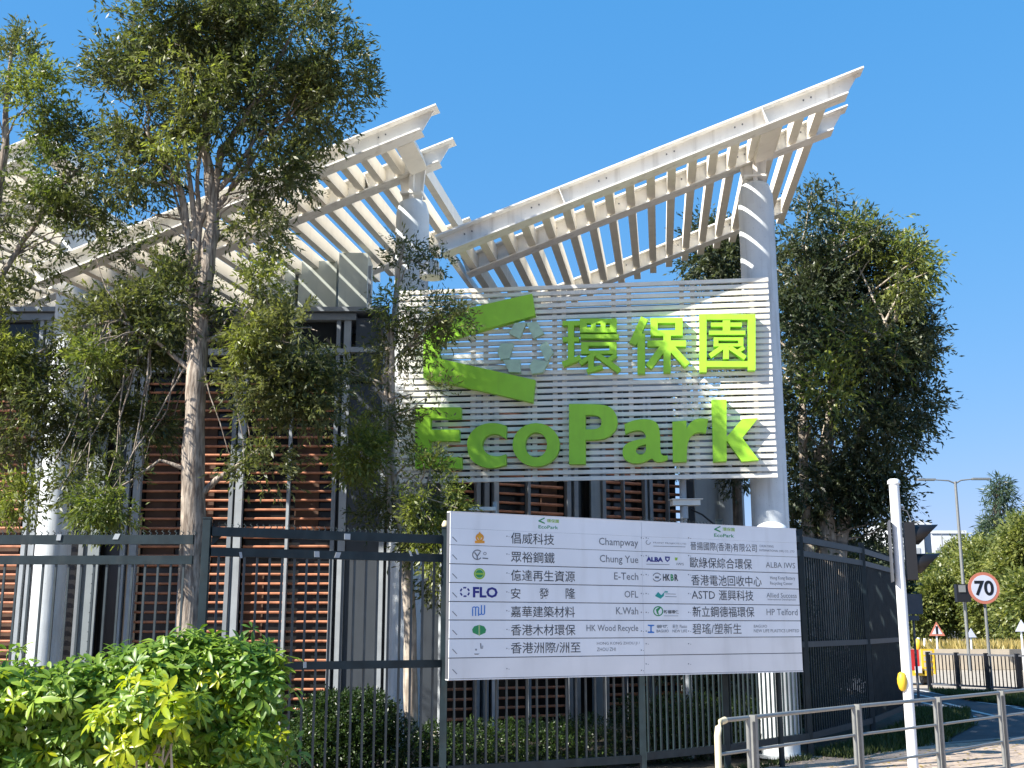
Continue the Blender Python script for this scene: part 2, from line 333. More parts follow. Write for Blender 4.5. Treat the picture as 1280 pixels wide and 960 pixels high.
# canopies
SL = .366; RISE = .062                          # slope along U, rise along V
def zb(u, u_end, z_end): return z_end - (u_end - u) * SL
def ibeam(u0, u1, u_end, z_end, wv, depth=.27, fl=.30, cut=.30, name='roof_beam'):
    """top edge line runs through (u_end, z_end); the far (high) end is cut back towards the bottom flange"""
    m_ = MB(); dz = RISE * (wv + 1.3); d = Vector((U.x, U.y, SL)).normalized(); nrm = d.cross(V).normalized()
    if nrm.z < 0: nrm = -nrm
    def P(u, off, v_): return W(u, wv + v_, zb(u, u_end, z_end) + dz) - nrm * off + Z * (RISE * v_)
    t = .022
    def plate(ua, ub, o0, o1, v0, v1, cut0=0, cut1=0):
        pts = [P(ua, o0, v0), P(ub - cut0, o0, v0), P(ub - cut0, o0, v1), P(ua, o0, v1), P(ua, o1, v0), P(ub - cut1, o1, v0), P(ub - cut1, o1, v1), P(ua, o1, v1)]
        m_.add(pts, [(0, 1, 2, 3)[::-1], (4, 5, 6, 7), (0, 1, 5, 4), (1, 2, 6, 5), (2, 3, 7, 6), (3, 0, 4, 7)])
    plate(u0, u1, 0, t, -fl / 2, fl / 2)
    plate(u0, u1 - .05, t + .0005, depth - t - .0005, -.008, .008, 0, cut - .05)
    plate(u0, u1 - cut, depth - t, depth, -fl / 2, fl / 2)
    beam = bp(m_, name, M['white'])
    for us in (u_end - 1.33, u_end - 4.0):
        if us > u0 + .1:
            s_ = MB(); c = P(us, depth / 2, -fl / 4 - .004); s_.box(c, U * .006, V * (fl / 4 - .006), nrm * (depth / 2 - t - .002)); s_.build('stiffener', M['white'], beam)
    bolts = MB(); k = u0 + .35
    while k < u1 - .5:
        for dd in (0, .1):
            c = P(k + dd, depth * .35, -.012); bolts.tube([c, c - V * .012], .011, 6)
        k += .9
    b_ = bolts.build('bolts', M['dgrey'], beam); b_['kind'] = 'stuff'
    return beam
def canopy(u_end, z_end, length, ucol):
    u0 = u_end - length
    ibeam(u0, u_end, u_end, z_end, -1.3)
    ibeam(u0 + .12, u_end - .0, u_end, z_end - .0, 0.0)
    ibeam(u0 + .12, u_end - .35, u_end, z_end, 3.6)
    # closing beam at the low end, running back
    d = Vector((U.x, U.y, SL)).normalized(); nrm = d.cross(V).normalized()
    if nrm.z < 0: nrm = -nrm
    vv = (V + Z * RISE).normalized()
    fm = MB(); L_ = 5.6
    zz = (Z - V * RISE).normalized()
    fm.box((0, 0, 0), U * .057, vv * (L_ / 2), zz * .108)
    fmesh = fm.mesh('fin', M['fin'])
    k = 0; u = u_end - .56
    while u > u0 + .12:
        c = W(u, -1.3 + .01 + L_ / 2, zb(u, u_end, z_end) + RISE * (L_ / 2)) - nrm * .135
        link('fin', fmesh, bld, c); u -= .284
    # edge channel at the low end
    e_ = MB(); c = W(u0 + .06, -1.3 + L_ / 2, zb(u0 + .06, u_end, z_end) + RISE * L_ / 2) - nrm * .15
    e_.box(c, d * .03, vv * (L_ / 2 - .17), nrm * .14); bp(e_, 'edge_channel', M['white'])
    # saddle and gusset over the column
    zc = zb(ucol, u_end, z_end) + RISE * 1.3 - .27 / math.cos(math.atan(SL))
    g_ = MB(); o = W(ucol, 0, 0)
    top = [(-.20, zc - .20 * SL - .004), (.18, zc + .18 * SL - .004)]
    g_.prism([[(-.12, 7.6), (.12, 7.6), (.18, top[1][1]), (-.20, top[0][1])]], o - V * .03, U, Z, V * .06)
    g_.box(W(ucol, 0, (zc + 7.7) / 2 - .03), U * .03, V * .14, Z * ((zc - 7.7) / 2 + .02))
    g_.box(W(ucol, 0, 7.86), U * .16, V * .16, Z * .015)
    bp(g_, 'saddle', M['white'])
    s_ = MB(); uu = ucol + .03                    # deep plate joining front and second beam
    s_.box(W(uu, -.65, zb(uu, u_end, z_end) + .02) - nrm * .155, d * .13, V * .49, nrm * .125); bp(s_, 'beam_link', M['fin'])
canopy(1.34, 8.79, 5.65, 0.02)
canopy(-4.32, 8.61, 5.70, -4.93)
canopy(-10.05, 8.50, 5.75, -10.12)
# small uplight cap on the low end by the sign
c_ = W(-4.45, -.9, 6.42); m_ = MB(); m_.tube([c_ - Z * .12, c_ - Z * .02, c_, c_ + Z * .1, c_ + Z * .14], [.17, .17, .11, .10, .04], 14); bp(m_, 'rainwater_cap', M['white'])

# facade left of the sign, faces the camera
YF = 17.4
def X(px, Y=YF): return atY(px, 700, Y).x
def Zf(py, Y=YF): return atY(300, py, Y).z
lm = {}
def lmesh(wd, ang=0, r=.0195):
    key = (round(wd, 2), round(ang, 2))
    if key not in lm:
        q = MB(); a = Vector((math.cos(ang), math.sin(ang), 0))
        q.tube([-a * wd / 2, a * wd / 2], r, 8, True, False); lm[key] = q.mesh('louver', M['terra'])
    return lm[key]
LZ = [.32 + .1385 * i for i in range(37)]
NLOUV = 0; spill = MB()
def louvers(p, q, z0=0, z1=9):
    global NLOUV
    wd = (q - p).length; ang = math.atan2(q.y - p.y, q.x - p.x)
    me = lmesh(wd, ang); c = (p + q) / 2
    for z_ in LZ:
        if z0 < z_ < z1:
            if NLOUV < 295: link('louver', me, bld, (c.x, c.y, z_ + random.uniform(-.004, .004))); NLOUV += 1
            else: spill.tube([Vector((p.x, p.y, z_)), Vector((q.x, q.y, z_))], .026, 6, True, False)
ztopL = Zf(388)
for a, b in ((-70, 28), (58, 76), (172, 226), (236, 284), (303, 356), (361, 413)):
    louvers(Vector((X(a), YF, 0)), Vector((X(b), YF, 0)), .2, 5.45)
def vpost(px0, px1, dy=.0, th=.1, m='pale_frame', z1=None, name='mullion'):
    q = MB(); q.bx(X(px0), X(px1), YF - th / 2 + dy, YF + th / 2 + dy, .1, z1 or ztopL - .16); return bp(q, name, M[m])
for a, b, dy, m in ((28, 33, -.05, 'pale_frame'), (37, 44, -.05, 'pale_frame'), (100, 106, -.05, 'grey_frame'), (152, 158, -.06, 'pale_frame'), (163, 172, -.05, 'pale_frame'), (284, 289, -.06, 'grey_frame'), (292, 301, -.06, 'pale_frame'), (356.5, 360, -.05, 'pale_frame'), (413, 418, -.06, 'grey_frame'), (422.5, 431.5, -.05, 'pale_frame'), (474, 480, -.06, 'pale_frame'), (484, 490, -.06, 'pale_frame'), (226, 229, -.05, 'pale_frame')): vpost(a, b, dy, m=m)
def slab(px0, px1, y0, y1, z0, z1, m, name):
    q = MB(); q.bx(X(px0), X(px1), y0, y1, z0, z1); return bp(q, name, M[m])
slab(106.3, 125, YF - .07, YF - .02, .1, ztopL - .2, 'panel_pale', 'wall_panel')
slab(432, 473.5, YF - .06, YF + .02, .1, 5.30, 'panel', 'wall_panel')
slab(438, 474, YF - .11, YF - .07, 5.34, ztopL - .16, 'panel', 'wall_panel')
slab(418.3, 422, YF - .02, YF + .04, .1, ztopL - .2, 'black', 'recess')
slab(480.3, 483.8, YF - .02, YF + .04, .1, ztopL - .2, 'black', 'recess')
slab(490, 552, YF - .03, YF + .03, .1, 5.6, 'panel', 'wall_panel')
slab(-90, 478, YF - .22, YF + .3, ztopL - .07, ztopL, 'grey_frame', 'fascia')
slab(-90, 438, YF - .14, YF + .3, ztopL - .19, ztopL - .085, 'grey_frame', 'fascia')
slab(-90, 431, YF - .13, YF - .02, 5.74, 5.84, 'pale_frame', 'transom')
slab(-90, 431, YF - .12, YF - .02, 5.47, 5.54, 'pale_frame', 'transom')
slab(432, 476, YF - .15, YF - .02, 5.78, 5.86, 'pale_frame', 'transom')
slab(-90, 490, YF - .1, YF + .1, 0, .16, 'concrete', 'plinth')
for a, b in ((-90, 28), (44.5, 100), (125, 152), (172, 284), (302, 413), (229, 284)):
    pass
for a, b in ((-90, 100), (125.3, 151.7), (172, 283), (302, 412)):
    slab(a, b, YF + .10, YF + .12, .17, 5.46, 'glass', 'window_pane')
for a, b in ((-90, 99), (126, 151), (173, 283), (302, 355), (361, 412)):
    slab(a, b, YF - .0, YF + .02, 5.55, 5.73, 'glass', 'window_pane')
    slab(a, b, YF - .0, YF + .02, 5.85, ztopL - .2, 'glass', 'window_pane')
for a, b, z0, z1 in ((245, 262, 2.0, 5.2), (305, 330, .4, 2.4), (-60, 20, .3, 5.0), (176, 215, 2.5, 5.0), (365, 395, 3.0, 4.6)):
    slab(a, b, YF + .06, YF + .085, z0, z1, 'curtain', 'window_screen')
slab(-90, 490, YF + .4, YF + .5, 0, ztopL - .1, 'void', 'back_wall')
# perforation dots on the narrow panel
q = MB()
for i in range(26):
    c = Vector((X(119), YF - .071, 1.0 + i * .14)); q.tube([c, c - Vector((0, .006, 0))], .010, 6)
tag(bp(q, 'fixing_holes', M['black']), kind='stuff')
# boxes on the roof
slab(400, 440, YF + .9, YF + 1.6, ztopL - .02, Zf(316, YF + .9), 'sage', 'roof_box')
slab(340, 393, YF + 1.2, YF + 1.9, ztopL - .02, Zf(326, YF + 1.2), 'sage', 'roof_box')
slab(280, 335, YF + 1.2, YF + 1.9, ztopL - .02, Zf(333, YF + 1.2), 'sage', 'roof_box')
slab(443, 447.5, YF + .7, YF + .76, ztopL - .02, Zf(332, YF + .7), 'grey_frame', 'roof_post')
slab(-90, 478, YF + .3, YF + 5, ztopL - .3, ztopL - .01, 'panel', 'roof_slab')
# facade under the sign: turned away to the right
B0 = atY(548, 700, 17.2); BD = Vector((1, .5, 0)).normalized(); BN = Vector((BD.y, -BD.x, 0))
def onB(px, py=700, off=0.0):
    r = ray(px, py); o = Vector((0, 0, EYE)); return o + r * ((B0 + BN * off - o).dot(BN) / r.dot(BN))
def bslab(px0, px1, o0, o1, z0, z1, m, name):
    p, q = onB(px0), onB(px1); p.z = q.z = 0; a = (q - p) / 2; c = (p + q) / 2 + BN * ((o0 + o1) / 2) + Z * ((z0 + z1) / 2)
    k = MB(); k.box(c, a, BN * abs(o1 - o0) / 2, Z * (z1 - z0) / 2); return bp(k, name, M[m])
ZB = 5.45
for a, b in ((556, 591), (622, 655), (662, 704), (755, 777), (779, 803), (815, 833), (835, 852)):
    p, q = onB(a), onB(b); p.z = q.z = 0
    louvers(p, q, .2, 4.9)
for a, b, m in ((549, 555, 'pale_frame'), (592, 597, 'grey_frame'), (602, 608, 'grey_frame'), (614, 620, 'pale_frame'), (656.5, 660, 'grey_frame'), (706, 711, 'grey_frame'), (715, 720, 'grey_frame'), (751, 755, 'grey_frame'), (777.3, 778.7, 'grey_frame'), (804, 807, 'grey_frame'), (810, 814, 'grey_frame'), (833.3, 834.7, 'grey_frame'), (853, 858, 'pale_frame')):
    bslab(a, b, .0, .1, .1, ZB, m, 'mullion')
bslab(738, 750, .0, .05, .1, ZB, 'panel_pale', 'wall_panel')
bslab(597.5, 601.5, -.04, .01, .1, ZB, 'black', 'recess')
bslab(711.3, 714.7, -.04, .01, .1, ZB, 'black', 'recess')
bslab(545, 862, -.03, .16, ZB + .002, ZB + .18, 'grey_frame', 'fascia')
bslab(545, 862, -.06, .06, 0, .16, 'concrete', 'plinth')
for a, b in ((556, 591), (621, 704), (721, 737), (756, 803), (815, 852)): bslab(a, b, -.14, -.12, .17, ZB, 'glass', 'window_pane')
for a, b, z0, z1 in ((560, 575, 1.0, 3.5), (680, 700, 3.0, 4.6), (636, 650, 1.2, 2.6)): bslab(a, b, -.10, -.08, z0, z1, 'curtain', 'window_screen')
bslab(545, 862, -.5, -.4, 0, ZB + .1, 'void', 'back_wall')
bslab(545, 862, -2.5, -.52, ZB - .1, ZB + .15, 'panel', 'roof_slab')
bslab(720.5, 737.5, -.03, .02, 3.1, 3.18, 'pale_frame', 'transom')
if spill.v: tag(bp(spill, 'louvers', M['terra']), kind='stuff')
# ribbed grey wall between the louvres and the right column
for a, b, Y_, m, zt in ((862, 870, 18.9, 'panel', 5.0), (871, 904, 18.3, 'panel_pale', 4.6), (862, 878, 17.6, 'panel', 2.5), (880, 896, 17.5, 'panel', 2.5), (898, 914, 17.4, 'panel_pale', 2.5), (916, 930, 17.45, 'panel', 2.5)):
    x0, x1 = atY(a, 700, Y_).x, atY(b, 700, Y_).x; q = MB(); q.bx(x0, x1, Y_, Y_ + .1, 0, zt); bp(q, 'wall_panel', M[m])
q = MB(); c = atY(917, 700, 18.2); q.tube([(c.x, c.y, 0), (c.x, c.y, 5.0)], .2, 20); bp(q, 'drain_pipe', M['panel_pale'])

# ================================================================ the slatted sign
WS = -.50
uL = onw(497, 480, WS)[0]; uR = onw(966, 480, WS)[0]; zT = 6.26; zBt = 3.52
sign = thing('slatted_sign', 'large white slatted sign screen with lime green lettering hung between two columns', 'sign', tuple(W((uL + uR) / 2, WS, zBt)))
NS = 32; pitch = (zT - zBt) / NS; sm = MB(); sm.box((0, 0, 0), U * ((uR - uL) / 2), V * .025, Z * .0262); sme = sm.mesh('slat', M['slat'])
for i in range(NS):
    link('slat', sme, sign, W((uL + uR) / 2 + random.uniform(-.004, .004), WS + random.uniform(-.002, .002), zBt + pitch * (i + .5)))
for px in (505, 590, 606, 668, 694, 706, 770, 790, 858, 872, 948):
    u_ = onw(px, 560, WS)[0]; q = MB(); q.box(W(u_, WS + .065, (zT + zBt) / 2), U * .03, V * .035, Z * ((zT - zBt) / 2 - .02)); q.build('support_post', M['slat'], sign)
for z_ in (zBt + .3, zT - .35):
    q = MB(); q.box(W((uL + uR) / 2, WS + .15, z_), U * ((uR - uL) / 2 - .03), V * .04, Z * .04); q.build('rear_rail', M['grey_frame'], sign)
for uu in (0.02, -4.85):
    for z_ in (zBt + .3, zT - .35):
        q = MB(); q.box(W(uu, WS + .22, z_ + .07), U * .05, V * .10, Z * .026); q.build('bracket', M['grey_frame'], sign)
WL = WS - .15
def SP(px, py, wl=WL): u_, z_ = onw(px, py, wl); return (u_, z_)
def smooth(lp, it=2):
    """points of length 3 are kept as corners"""
    for _ in range(it):
        out = []; n = len(lp)
        for i, p in enumerate(lp):
            if len(p) == 3: out.append(p); continue
            a, b = lp[i - 1], lp[(i + 1) % n]
            out.append((p[0] * .75 + a[0] * .25, p[1] * .75 + a[1] * .25)); out.append((p[0] * .75 + b[0] * .25, p[1] * .75 + b[1] * .25))
        lp = out
    return [(p[0], p[1]) for p in lp]
def letter(name, loops, tf, m='lime', depth=.12):
    L_ = []
    for lp in loops:
        L_.append([SP(*tf(*p[:2])) for p in smooth(lp)])
    q = MB(); q.prism(L_, W(0, WL, 0), U, Z, V * depth)
    return q.build(name, M[m], sign)
z5 = lambda x, y: (680 + x / 3.428, 340 + y / 3.428)
z4 = lambda x, y: (500 + x / 3.427, 340 + y / 3.427)
idt = lambda x, y: (x, y)
c3 = 1
letter('letter', [[(519, 509, 1), (576, 509, 1), (576, 523, 1), (538, 523, 1), (538, 537, 1), (574, 537, 1), (574, 551, 1), (538, 551, 1), (538, 571.5, 1), (577, 571.5, 1), (577, 585.5, 1), (519, 585.5, 1)]], idt)
letter('letter', [[(456, 660, 1), (425, 648), (370, 646), (318, 668), (288, 712), (287, 765), (305, 808), (350, 836), (405, 840), (454, 826, 1), (454, 780, 1), (425, 790), (385, 787), (356, 762), (350, 738), (362, 705), (395, 692), (425, 695), (454, 714, 1)]], z4)
def ell(cx, cy, rx, ry, n=28): return [(cx + rx * math.cos(2 * math.pi * i / n), cy + ry * math.sin(2 * math.pi * i / n), 1) for i in range(n)]
letter('letter', [ell(583, 740, 101, 93), ell(583, 740, 47, 54)[::-1]], z4)
letter('letter', [[(107, 565, 1), (235, 565), (290, 578), (317, 625), (312, 675), (270, 712), (220, 719), (178, 719, 1), (178, 823, 1), (107, 823, 1)], [(178, 612, 1), (178, 674, 1), (222, 674), (246, 660), (246, 625), (222, 612)]], z5)
letter('letter', [[(344, 652, 1), (385, 634), (440, 628), (485, 642), (498, 685), (498, 770), (508, 788), (530, 786, 1), (530, 803, 1), (505, 814), (475, 812), (462, 795), (430, 815), (385, 822), (345, 805), (334, 775), (342, 742), (380, 722), (436, 712, 1), (436, 695), (420, 678), (385, 678), (348, 694, 1)], [(437, 738, 1), (405, 745), (391, 762), (400, 782), (425, 782), (437, 768)]], z5)
letter('letter', [[(550, 641, 1), (610, 636, 1), (611, 668, 1), (632, 638), (665, 625), (704, 630, 1), (694, 690, 1), (660, 684), (628, 700), (613, 740), (612, 812, 1), (552, 815, 1)]], z5)
letter('letter', [[(718, 548, 1), (782, 547, 1), (783, 705, 1), (850, 629, 1), (917, 626, 1), (850, 710, 1), (921, 806, 1), (848, 812, 1), (783, 722, 1), (783, 811, 1), (725, 813, 1)]], z5)
# chevron mark
letter('chevron', [[(529, 419, 1), (560, 391, 1), (665, 367, 1), (669, 394, 1), (549, 427, 1), (549, 448, 1), (669, 475, 1), (666, 503, 1), (529, 472, 1)]], idt)
# ring of six folded pieces
for lp in ([(466, 262), (492, 218), (541, 216), (512, 285)], [(541, 218), (585, 211), (617, 262), (572, 285)], [(596, 318), (628, 294), (657, 345), (627, 388)],
           [(553, 402), (572, 374), (637, 384), (610, 430), (565, 436)], [(440, 375), (515, 374), (516, 430), (468, 428)], [(416, 340), (432, 306), (487, 305), (468, 370), (430, 374)]):
    letter('emblem_piece', [[(a, b, 1) for a, b in lp]], z4, 'palegreen', .09)
# three characters, every stroke its own bar
c7 = lambda x, y: (690 + x / 4.741, 380 + y / 4.741)
def character(strokes):
    q = MB()
    for i, s_ in enumerate(strokes):
        if s_[0] == 'b': x0, y0, x1, y1 = s_[1:]; lp = [(x0, y0), (x1, y0), (x1, y1), (x0, y1)]
        else:
            x0, y0, x1, y1, t = s_[1:]; L_ = math.hypot(x1 - x0, y1 - y0); nx, ny = -(y1 - y0) / L_ * t / 2, (x1 - x0) / L_ * t / 2
            lp = [(x0 + nx, y0 + ny), (x1 + nx, y1 + ny), (x1 - nx, y1 - ny), (x0 - nx, y0 - ny)]
        e = .0007 * i
        q.prism([[SP(*c7(*p)) for p in lp]], W(0, WL - e, 0), U, Z, V * (.12 + .0004 * i))
    q.build('character', M['lime'], sign)
b = 'b'; d = 'd'
character([(b, 62, 100, 165, 126), (b, 64, 196, 160, 222), (d, 62, 356, 170, 316, 30), (b, 94, 101, 130, 345),
           (b, 165, 86, 383, 113), (b, 165, 140, 383, 168), (b, 165, 87, 206, 167), (b, 231, 88, 259, 166), (b, 288, 89, 318, 165), (b, 343, 90, 382, 167),
           (b, 168, 180, 396, 204), (b, 172, 226, 383, 248), (b, 172, 276, 383, 296), (b, 173, 227, 216, 295), (b, 340, 228, 382, 294),
           (d, 262, 290, 165, 352, 26), (b, 214, 310, 248, 396), (d, 206, 398, 300, 372, 24), (d, 268, 300, 398, 395, 32), (d, 380, 300, 325, 340, 24)])
character([(d, 548, 82, 478, 236, 44), (b, 506, 175, 552, 412), (b, 583, 82, 775, 112), (b, 583, 155, 775, 188), (b, 584, 83, 626, 187), (b, 730, 84, 774, 186),
           (b, 565, 216, 795, 252), (b, 660, 186, 704, 405), (d, 668, 245, 572, 372, 42), (d, 696, 245, 800, 362, 42)])
character([(b, 872, 60, 1205, 92), (b, 873, 338, 1204, 372), (b, 874, 61, 916, 404), (b, 1160, 62, 1206, 392),
           (b, 942, 110, 1125, 134), (b, 930, 158, 1146, 182), (b, 1012, 96, 1056, 160), (b, 958, 198, 1135, 216), (b, 958, 234, 1135, 252), (b, 959, 199, 986, 251), (b, 1104, 200, 1134, 250),
           (d, 1015, 252, 936, 308, 28), (b, 1014, 250, 1048, 326), (d, 1050, 256, 1146, 320, 28), (d, 1138, 258, 1092, 288, 22)])

# ================================================================ fences
ZT, ZT2, ZM, ZBOT = 2.55, 2.37, 1.28, .26
def fence(name, label, pts, zt=ZT, spacing=.116, zm=ZM, posts=True, rail=.085, endposts=(True, True), group=None, z2=None, bm='bar'):
    z2 = z2 or zt - .19
    fo = thing(name, label, 'fence', tuple(pts[0]), group)
    barm = MB(); hb = (z2 - ZBOT) / 2; barm.box((0, 0, 0), Vector((.0095, 0, 0)), Vector((0, .0095, 0)), Z * (hb)); bmesh_ = barm.mesh('bar', M[bm])
    for i in range(len(pts) - 1):
        p, q = pts[i], pts[i + 1]; d_ = (q - p); L_ = d_.length; d_.normalize(); a_ = math.atan2(d_.y, d_.x)
        for z_, h in ((zt - rail / 2, rail), (z2 - .04, .08), (zm, .075), (ZBOT, .08)):
            r_ = MB(); r_.bar(p + Z * z_ + d_ * .04, q + Z * z_ - d_ * .04, .05, h); r_.build('rail', M['fence'], fo)
        n_ = int(L_ / spacing)
        for k in range(1, n_):
            c = p + d_ * (L_ * k / n_); o = link('bar', bmesh_, fo, (c.x, c.y, (z2 + ZBOT) / 2)); o.rotation_euler = (0, 0, a_)
        sp = MB()
        for k in range(int(L_ / .06)):
            c = p + d_ * (.05 + k * .06) + Z * zt; sp.tube([c, c + Z * .02 + d_ * .012, c + Z * .035 - d_ * .012, c + Z * .048], [.006, .005, .004, .002], 4)
        s_ = sp.build('spikes', M['fence'], fo); s_['kind'] = 'stuff'
    for i, p in enumerate(pts):
        if (i == 0 and not endposts[0]) or (i == len(pts) - 1 and not endposts[1]): continue
        r_ = MB(); r_.bx(p.x - .035, p.x + .035, p.y - .035, p.y + .035, 0, zt + .07); po = r_.build('post', M['fence'], fo)
        r_ = MB(); r_.bx(p.x - .04, p.x + .04, p.y - .04, p.y + .04, zt + .071, zt + .085); r_.build('post_cap', M['fence'], po)
    return fo
FA = lambda x: Vector((x, 12.14 + .5 * x, 0))
f1 = fence('metal_fence', 'dark steel fence behind the leafy shrubs, its rails a little lower than the rest', [Vector((-6.6, 10.8, 0)), Vector((-2.92, 10.76, 0))], zt=2.475, endposts=(True, False), zm=1.25)
f2 = fence('metal_fence', 'dark steel fence carrying the white directory board', [FA(-2.83), FA(-.68), FA(1.40)])
q = MB(); q.prism([[(0, 2.38), (0, 2.52), (.14, 2.52)]], FA(-2.78) - Vector((-.447, .894, 0)) * (-.03), Vector((.894, .447, 0)), Z, Vector((-.447, .894, 0)) * .012); q.build('corner_bracket', M['fence'], f2)
f3 = fence('metal_fence', 'taller dark steel fence curving away past the white column', [p for p in fenceB[:2]] + [fenceB[2], fenceB[3], fenceB[4]], zt=2.82, zm=1.41, endposts=(False, True), bm='fence', spacing=.10)
q = MB(); c = FA(-.68); q.tube([c + Z * 2.64, c + Z * 2.66, c + Z * 2.70], [.035, .04, .02], 10); q.build('post_cap', M['cream'], f2)

# ================================================================ directory board
bl = atY(561, 849, 11.6); DD = Vector((1, .535, 0)).normalized(); DN = Vector((DD.y, -DD.x, 0))
o_ = Vector((bl.x, bl.y, 0)); BP0 = o_
def onD(px, py, off=.0):
    r = ray(px, py); e = Vector((0, 0, EYE)); P = e + r * ((BP0 + DN * off - e).dot(DN) / r.dot(DN)); return (P - BP0).dot(DD), P.z
def DW(s_, z_, off=0.0): return BP0 + DD * s_ + DN * off + Z * z_
s0 = onD(561, 745)[0]; s1 = onD(998.5, 745)[0]; zt_ = onD(562, 640)[1]; zb_ = onD(560, 849)[1]
board = thing('directory_board', 'white directory board listing recycling companies in eight rows, fixed to the fence', 'sign', tuple(DW(s0, zb_)))
smid = onD(803, 745)[0]
rows = [640, 660.2, 680.6, 704.6, 728, 751.8, 775, 798.6, 822.6, 849]
zr = [onD(561, y)[1] for y in rows]
fr = MB(); fr.box(DW((s0 + s1) / 2, (zt_ + zb_) / 2, -.035), DD * ((s1 - s0) / 2), DN * .03, Z * ((zt_ - zb_) / 2)); back = fr.build('back_panel', M['dgrey'], board)
strips = {}
for i in range(9):
    za, zb2 = zr[i], zr[i + 1]; gap = .0042 if i > 1 else .0008
    for j, (a, b_) in enumerate(((s0 + .004, smid - .0015), (smid + .0015, s1 - .004))):
        blank = (i == 8) or (i == 7 and j == 1)
        q = MB(); bow = random.uniform(0, .004)
        top = za - gap; bot = zb2 + (.0005 if i == 0 else gap)
        q.box(DW((a + b_) / 2, (top + bot) / 2, .003 + bow / 2), DD * ((b_ - a) / 2), DN * (.006), Z * ((top - bot) / 2))
        strips[(i, j)] = (q.build('strip', M['board_blank' if blank else 'board'], board), .0095 + bow / 2)
for (p, q_) in (((s0, zt_ + .004), (s1, zt_ + .004)), ((s0, zb_ - .006), (s1, zb_ - .006))):
    m_ = MB(); m_.bar(DW(p[0], p[1], -.025), DW(q_[0], q_[1], -.025), .075, .011); m_.build('edge_trim', M['board_blank'], board)
m_ = MB(); m_.bar(DW(s0 - .008, zb_, -.025), DW(s0 - .008, zt_, -.025), .016, .075); m_.build('edge_trim', M['board_blank'], board)
for s_ in (s0 + .35, smid, s1 - .35):
    for z_ in (zt_ - .15, zb_ + .2):
        m_ = MB(); m_.box(DW(s_, z_, -.085), DD * .03, DN * .018, Z * .1); m_.build('clamp', M['fence'], board)
def text(body, i, j, px0, px1, py0, py1, m='ink', off=0.0, name='lettering', ref=1.0):
    """lettering fitted between two picture columns and two rows of the board plane"""
    st, h = strips[(i, j)]
    cu = bpy.data.curves.new('t', 'FONT'); cu.body = body; cu.size = 1; cu.offset = off; cu.resolution_u = 2
    ob = bpy.data.objects.new('t', cu); COL.objects.link(ob)
    me = bpy.data.meshes.new_from_object(ob); bpy.data.objects.remove(ob)
    n = len(me.vertices)
    if not n: return
    co = np.empty(n * 3, np.float32); me.vertices.foreach_get('co', co); co = co.reshape(-1, 3)
    lo = co.min(0); hi = co.max(0)
    pc = (py0 + py1) / 2; a, z0 = onD(px0, py1); a1, z1 = onD(px0, py0); b_ = onD(px1, pc)[0]
    S = (co[:, 0] - lo[0]) / (hi[0] - lo[0]) * (b_ - a) + a; Zc = (co[:, 1] - lo[1]) / (hi[1] - lo[1]) * (z1 - z0) + z0
    P = np.array(tuple(BP0 + DN * (h + .0012))) + S[:, None] * np.array(tuple(DD)) + Zc[:, None] * np.array((0, 0, 1.))
    me.vertices.foreach_set('co', P.astype(np.float32).ravel()); me.materials.clear(); me.materials.append(M[m])
    me.name = name; link(name, me, st)
def shape(loops, i, j, m, name='logo', lift=.0012):
    st, h = strips[(i, j)]
    q = MB(); q.prism([[onD(*p) for p in lp] for lp in loops], BP0 + DN * (h + lift), DD, Z, -DN * .001); return q.build(name, M[m], st)
def circ(cx, cy, r, n=20, ry=None): return [(cx + r * math.cos(2 * math.pi * k / n), cy + (ry or r) * math.sin(2 * math.pi * k / n)) for k in range(n)]
def ring(cx, cy, r, w_, i, j, m, a0=0, a1=360, name='logo', lift=.0012):
    n = 18; A = [R(a0 + (a1 - a0) * k / n) for k in range(n + 1)]
    lp = [(cx + r * math.cos(t), cy + r * math.sin(t)) for t in A] + [(cx + (r - w_) * math.cos(t), cy + (r - w_) * math.sin(t)) for t in reversed(A)]
    if a1 - a0 >= 360: shape([circ(cx, cy, r), circ(cx, cy, r - w_)[::-1]], i, j, m, name, lift)
    else: shape([lp], i, j, m, name, lift)
# left column
for i, t, x1, y in ((1, '倡威科技', 692, 672.5), (2, '眾裕鋼鐵', 692.5, 696), (3, '億達再生資源', 718, 719), (5, '嘉華建築材料', 718, 764.5), (6, '香港木材環保', 718.5, 787.5), (7, '香港洲際/洲至', 725, 810)):
    text(t, i, 0, 638, x1, y - 7, y + 7, 'ink', .004)
for t, x in (('安', 638), ('發', 673.5), ('隆', 706.5)): text(t, 4, 0, x, x + 12, 735, 748.5, 'ink', .004)
for i, t, x0, y0, y1 in ((1, 'Champway', 748, 672, 684), (2, 'Chung Yue', 749, 693.5, 705.5), (3, 'E-Tech', 767, 715.5, 724.5), (4, 'OFL', 780, 738.5, 747), (5, 'K.Wah', 769.5, 759, 768), (6, 'HK Wood Recycle', 732.5, 781, 791.5)):
    text(t, i, 0, x0, 797, y0, y1, 'ink_soft', .004)
text('HONG KONG ZHOU JI /', 7, 0, 745.5, 799, 802.5, 807, 'ink_soft'); text('ZHOU ZHI', 7, 0, 745.5, 769, 809.5, 814, 'ink_soft')
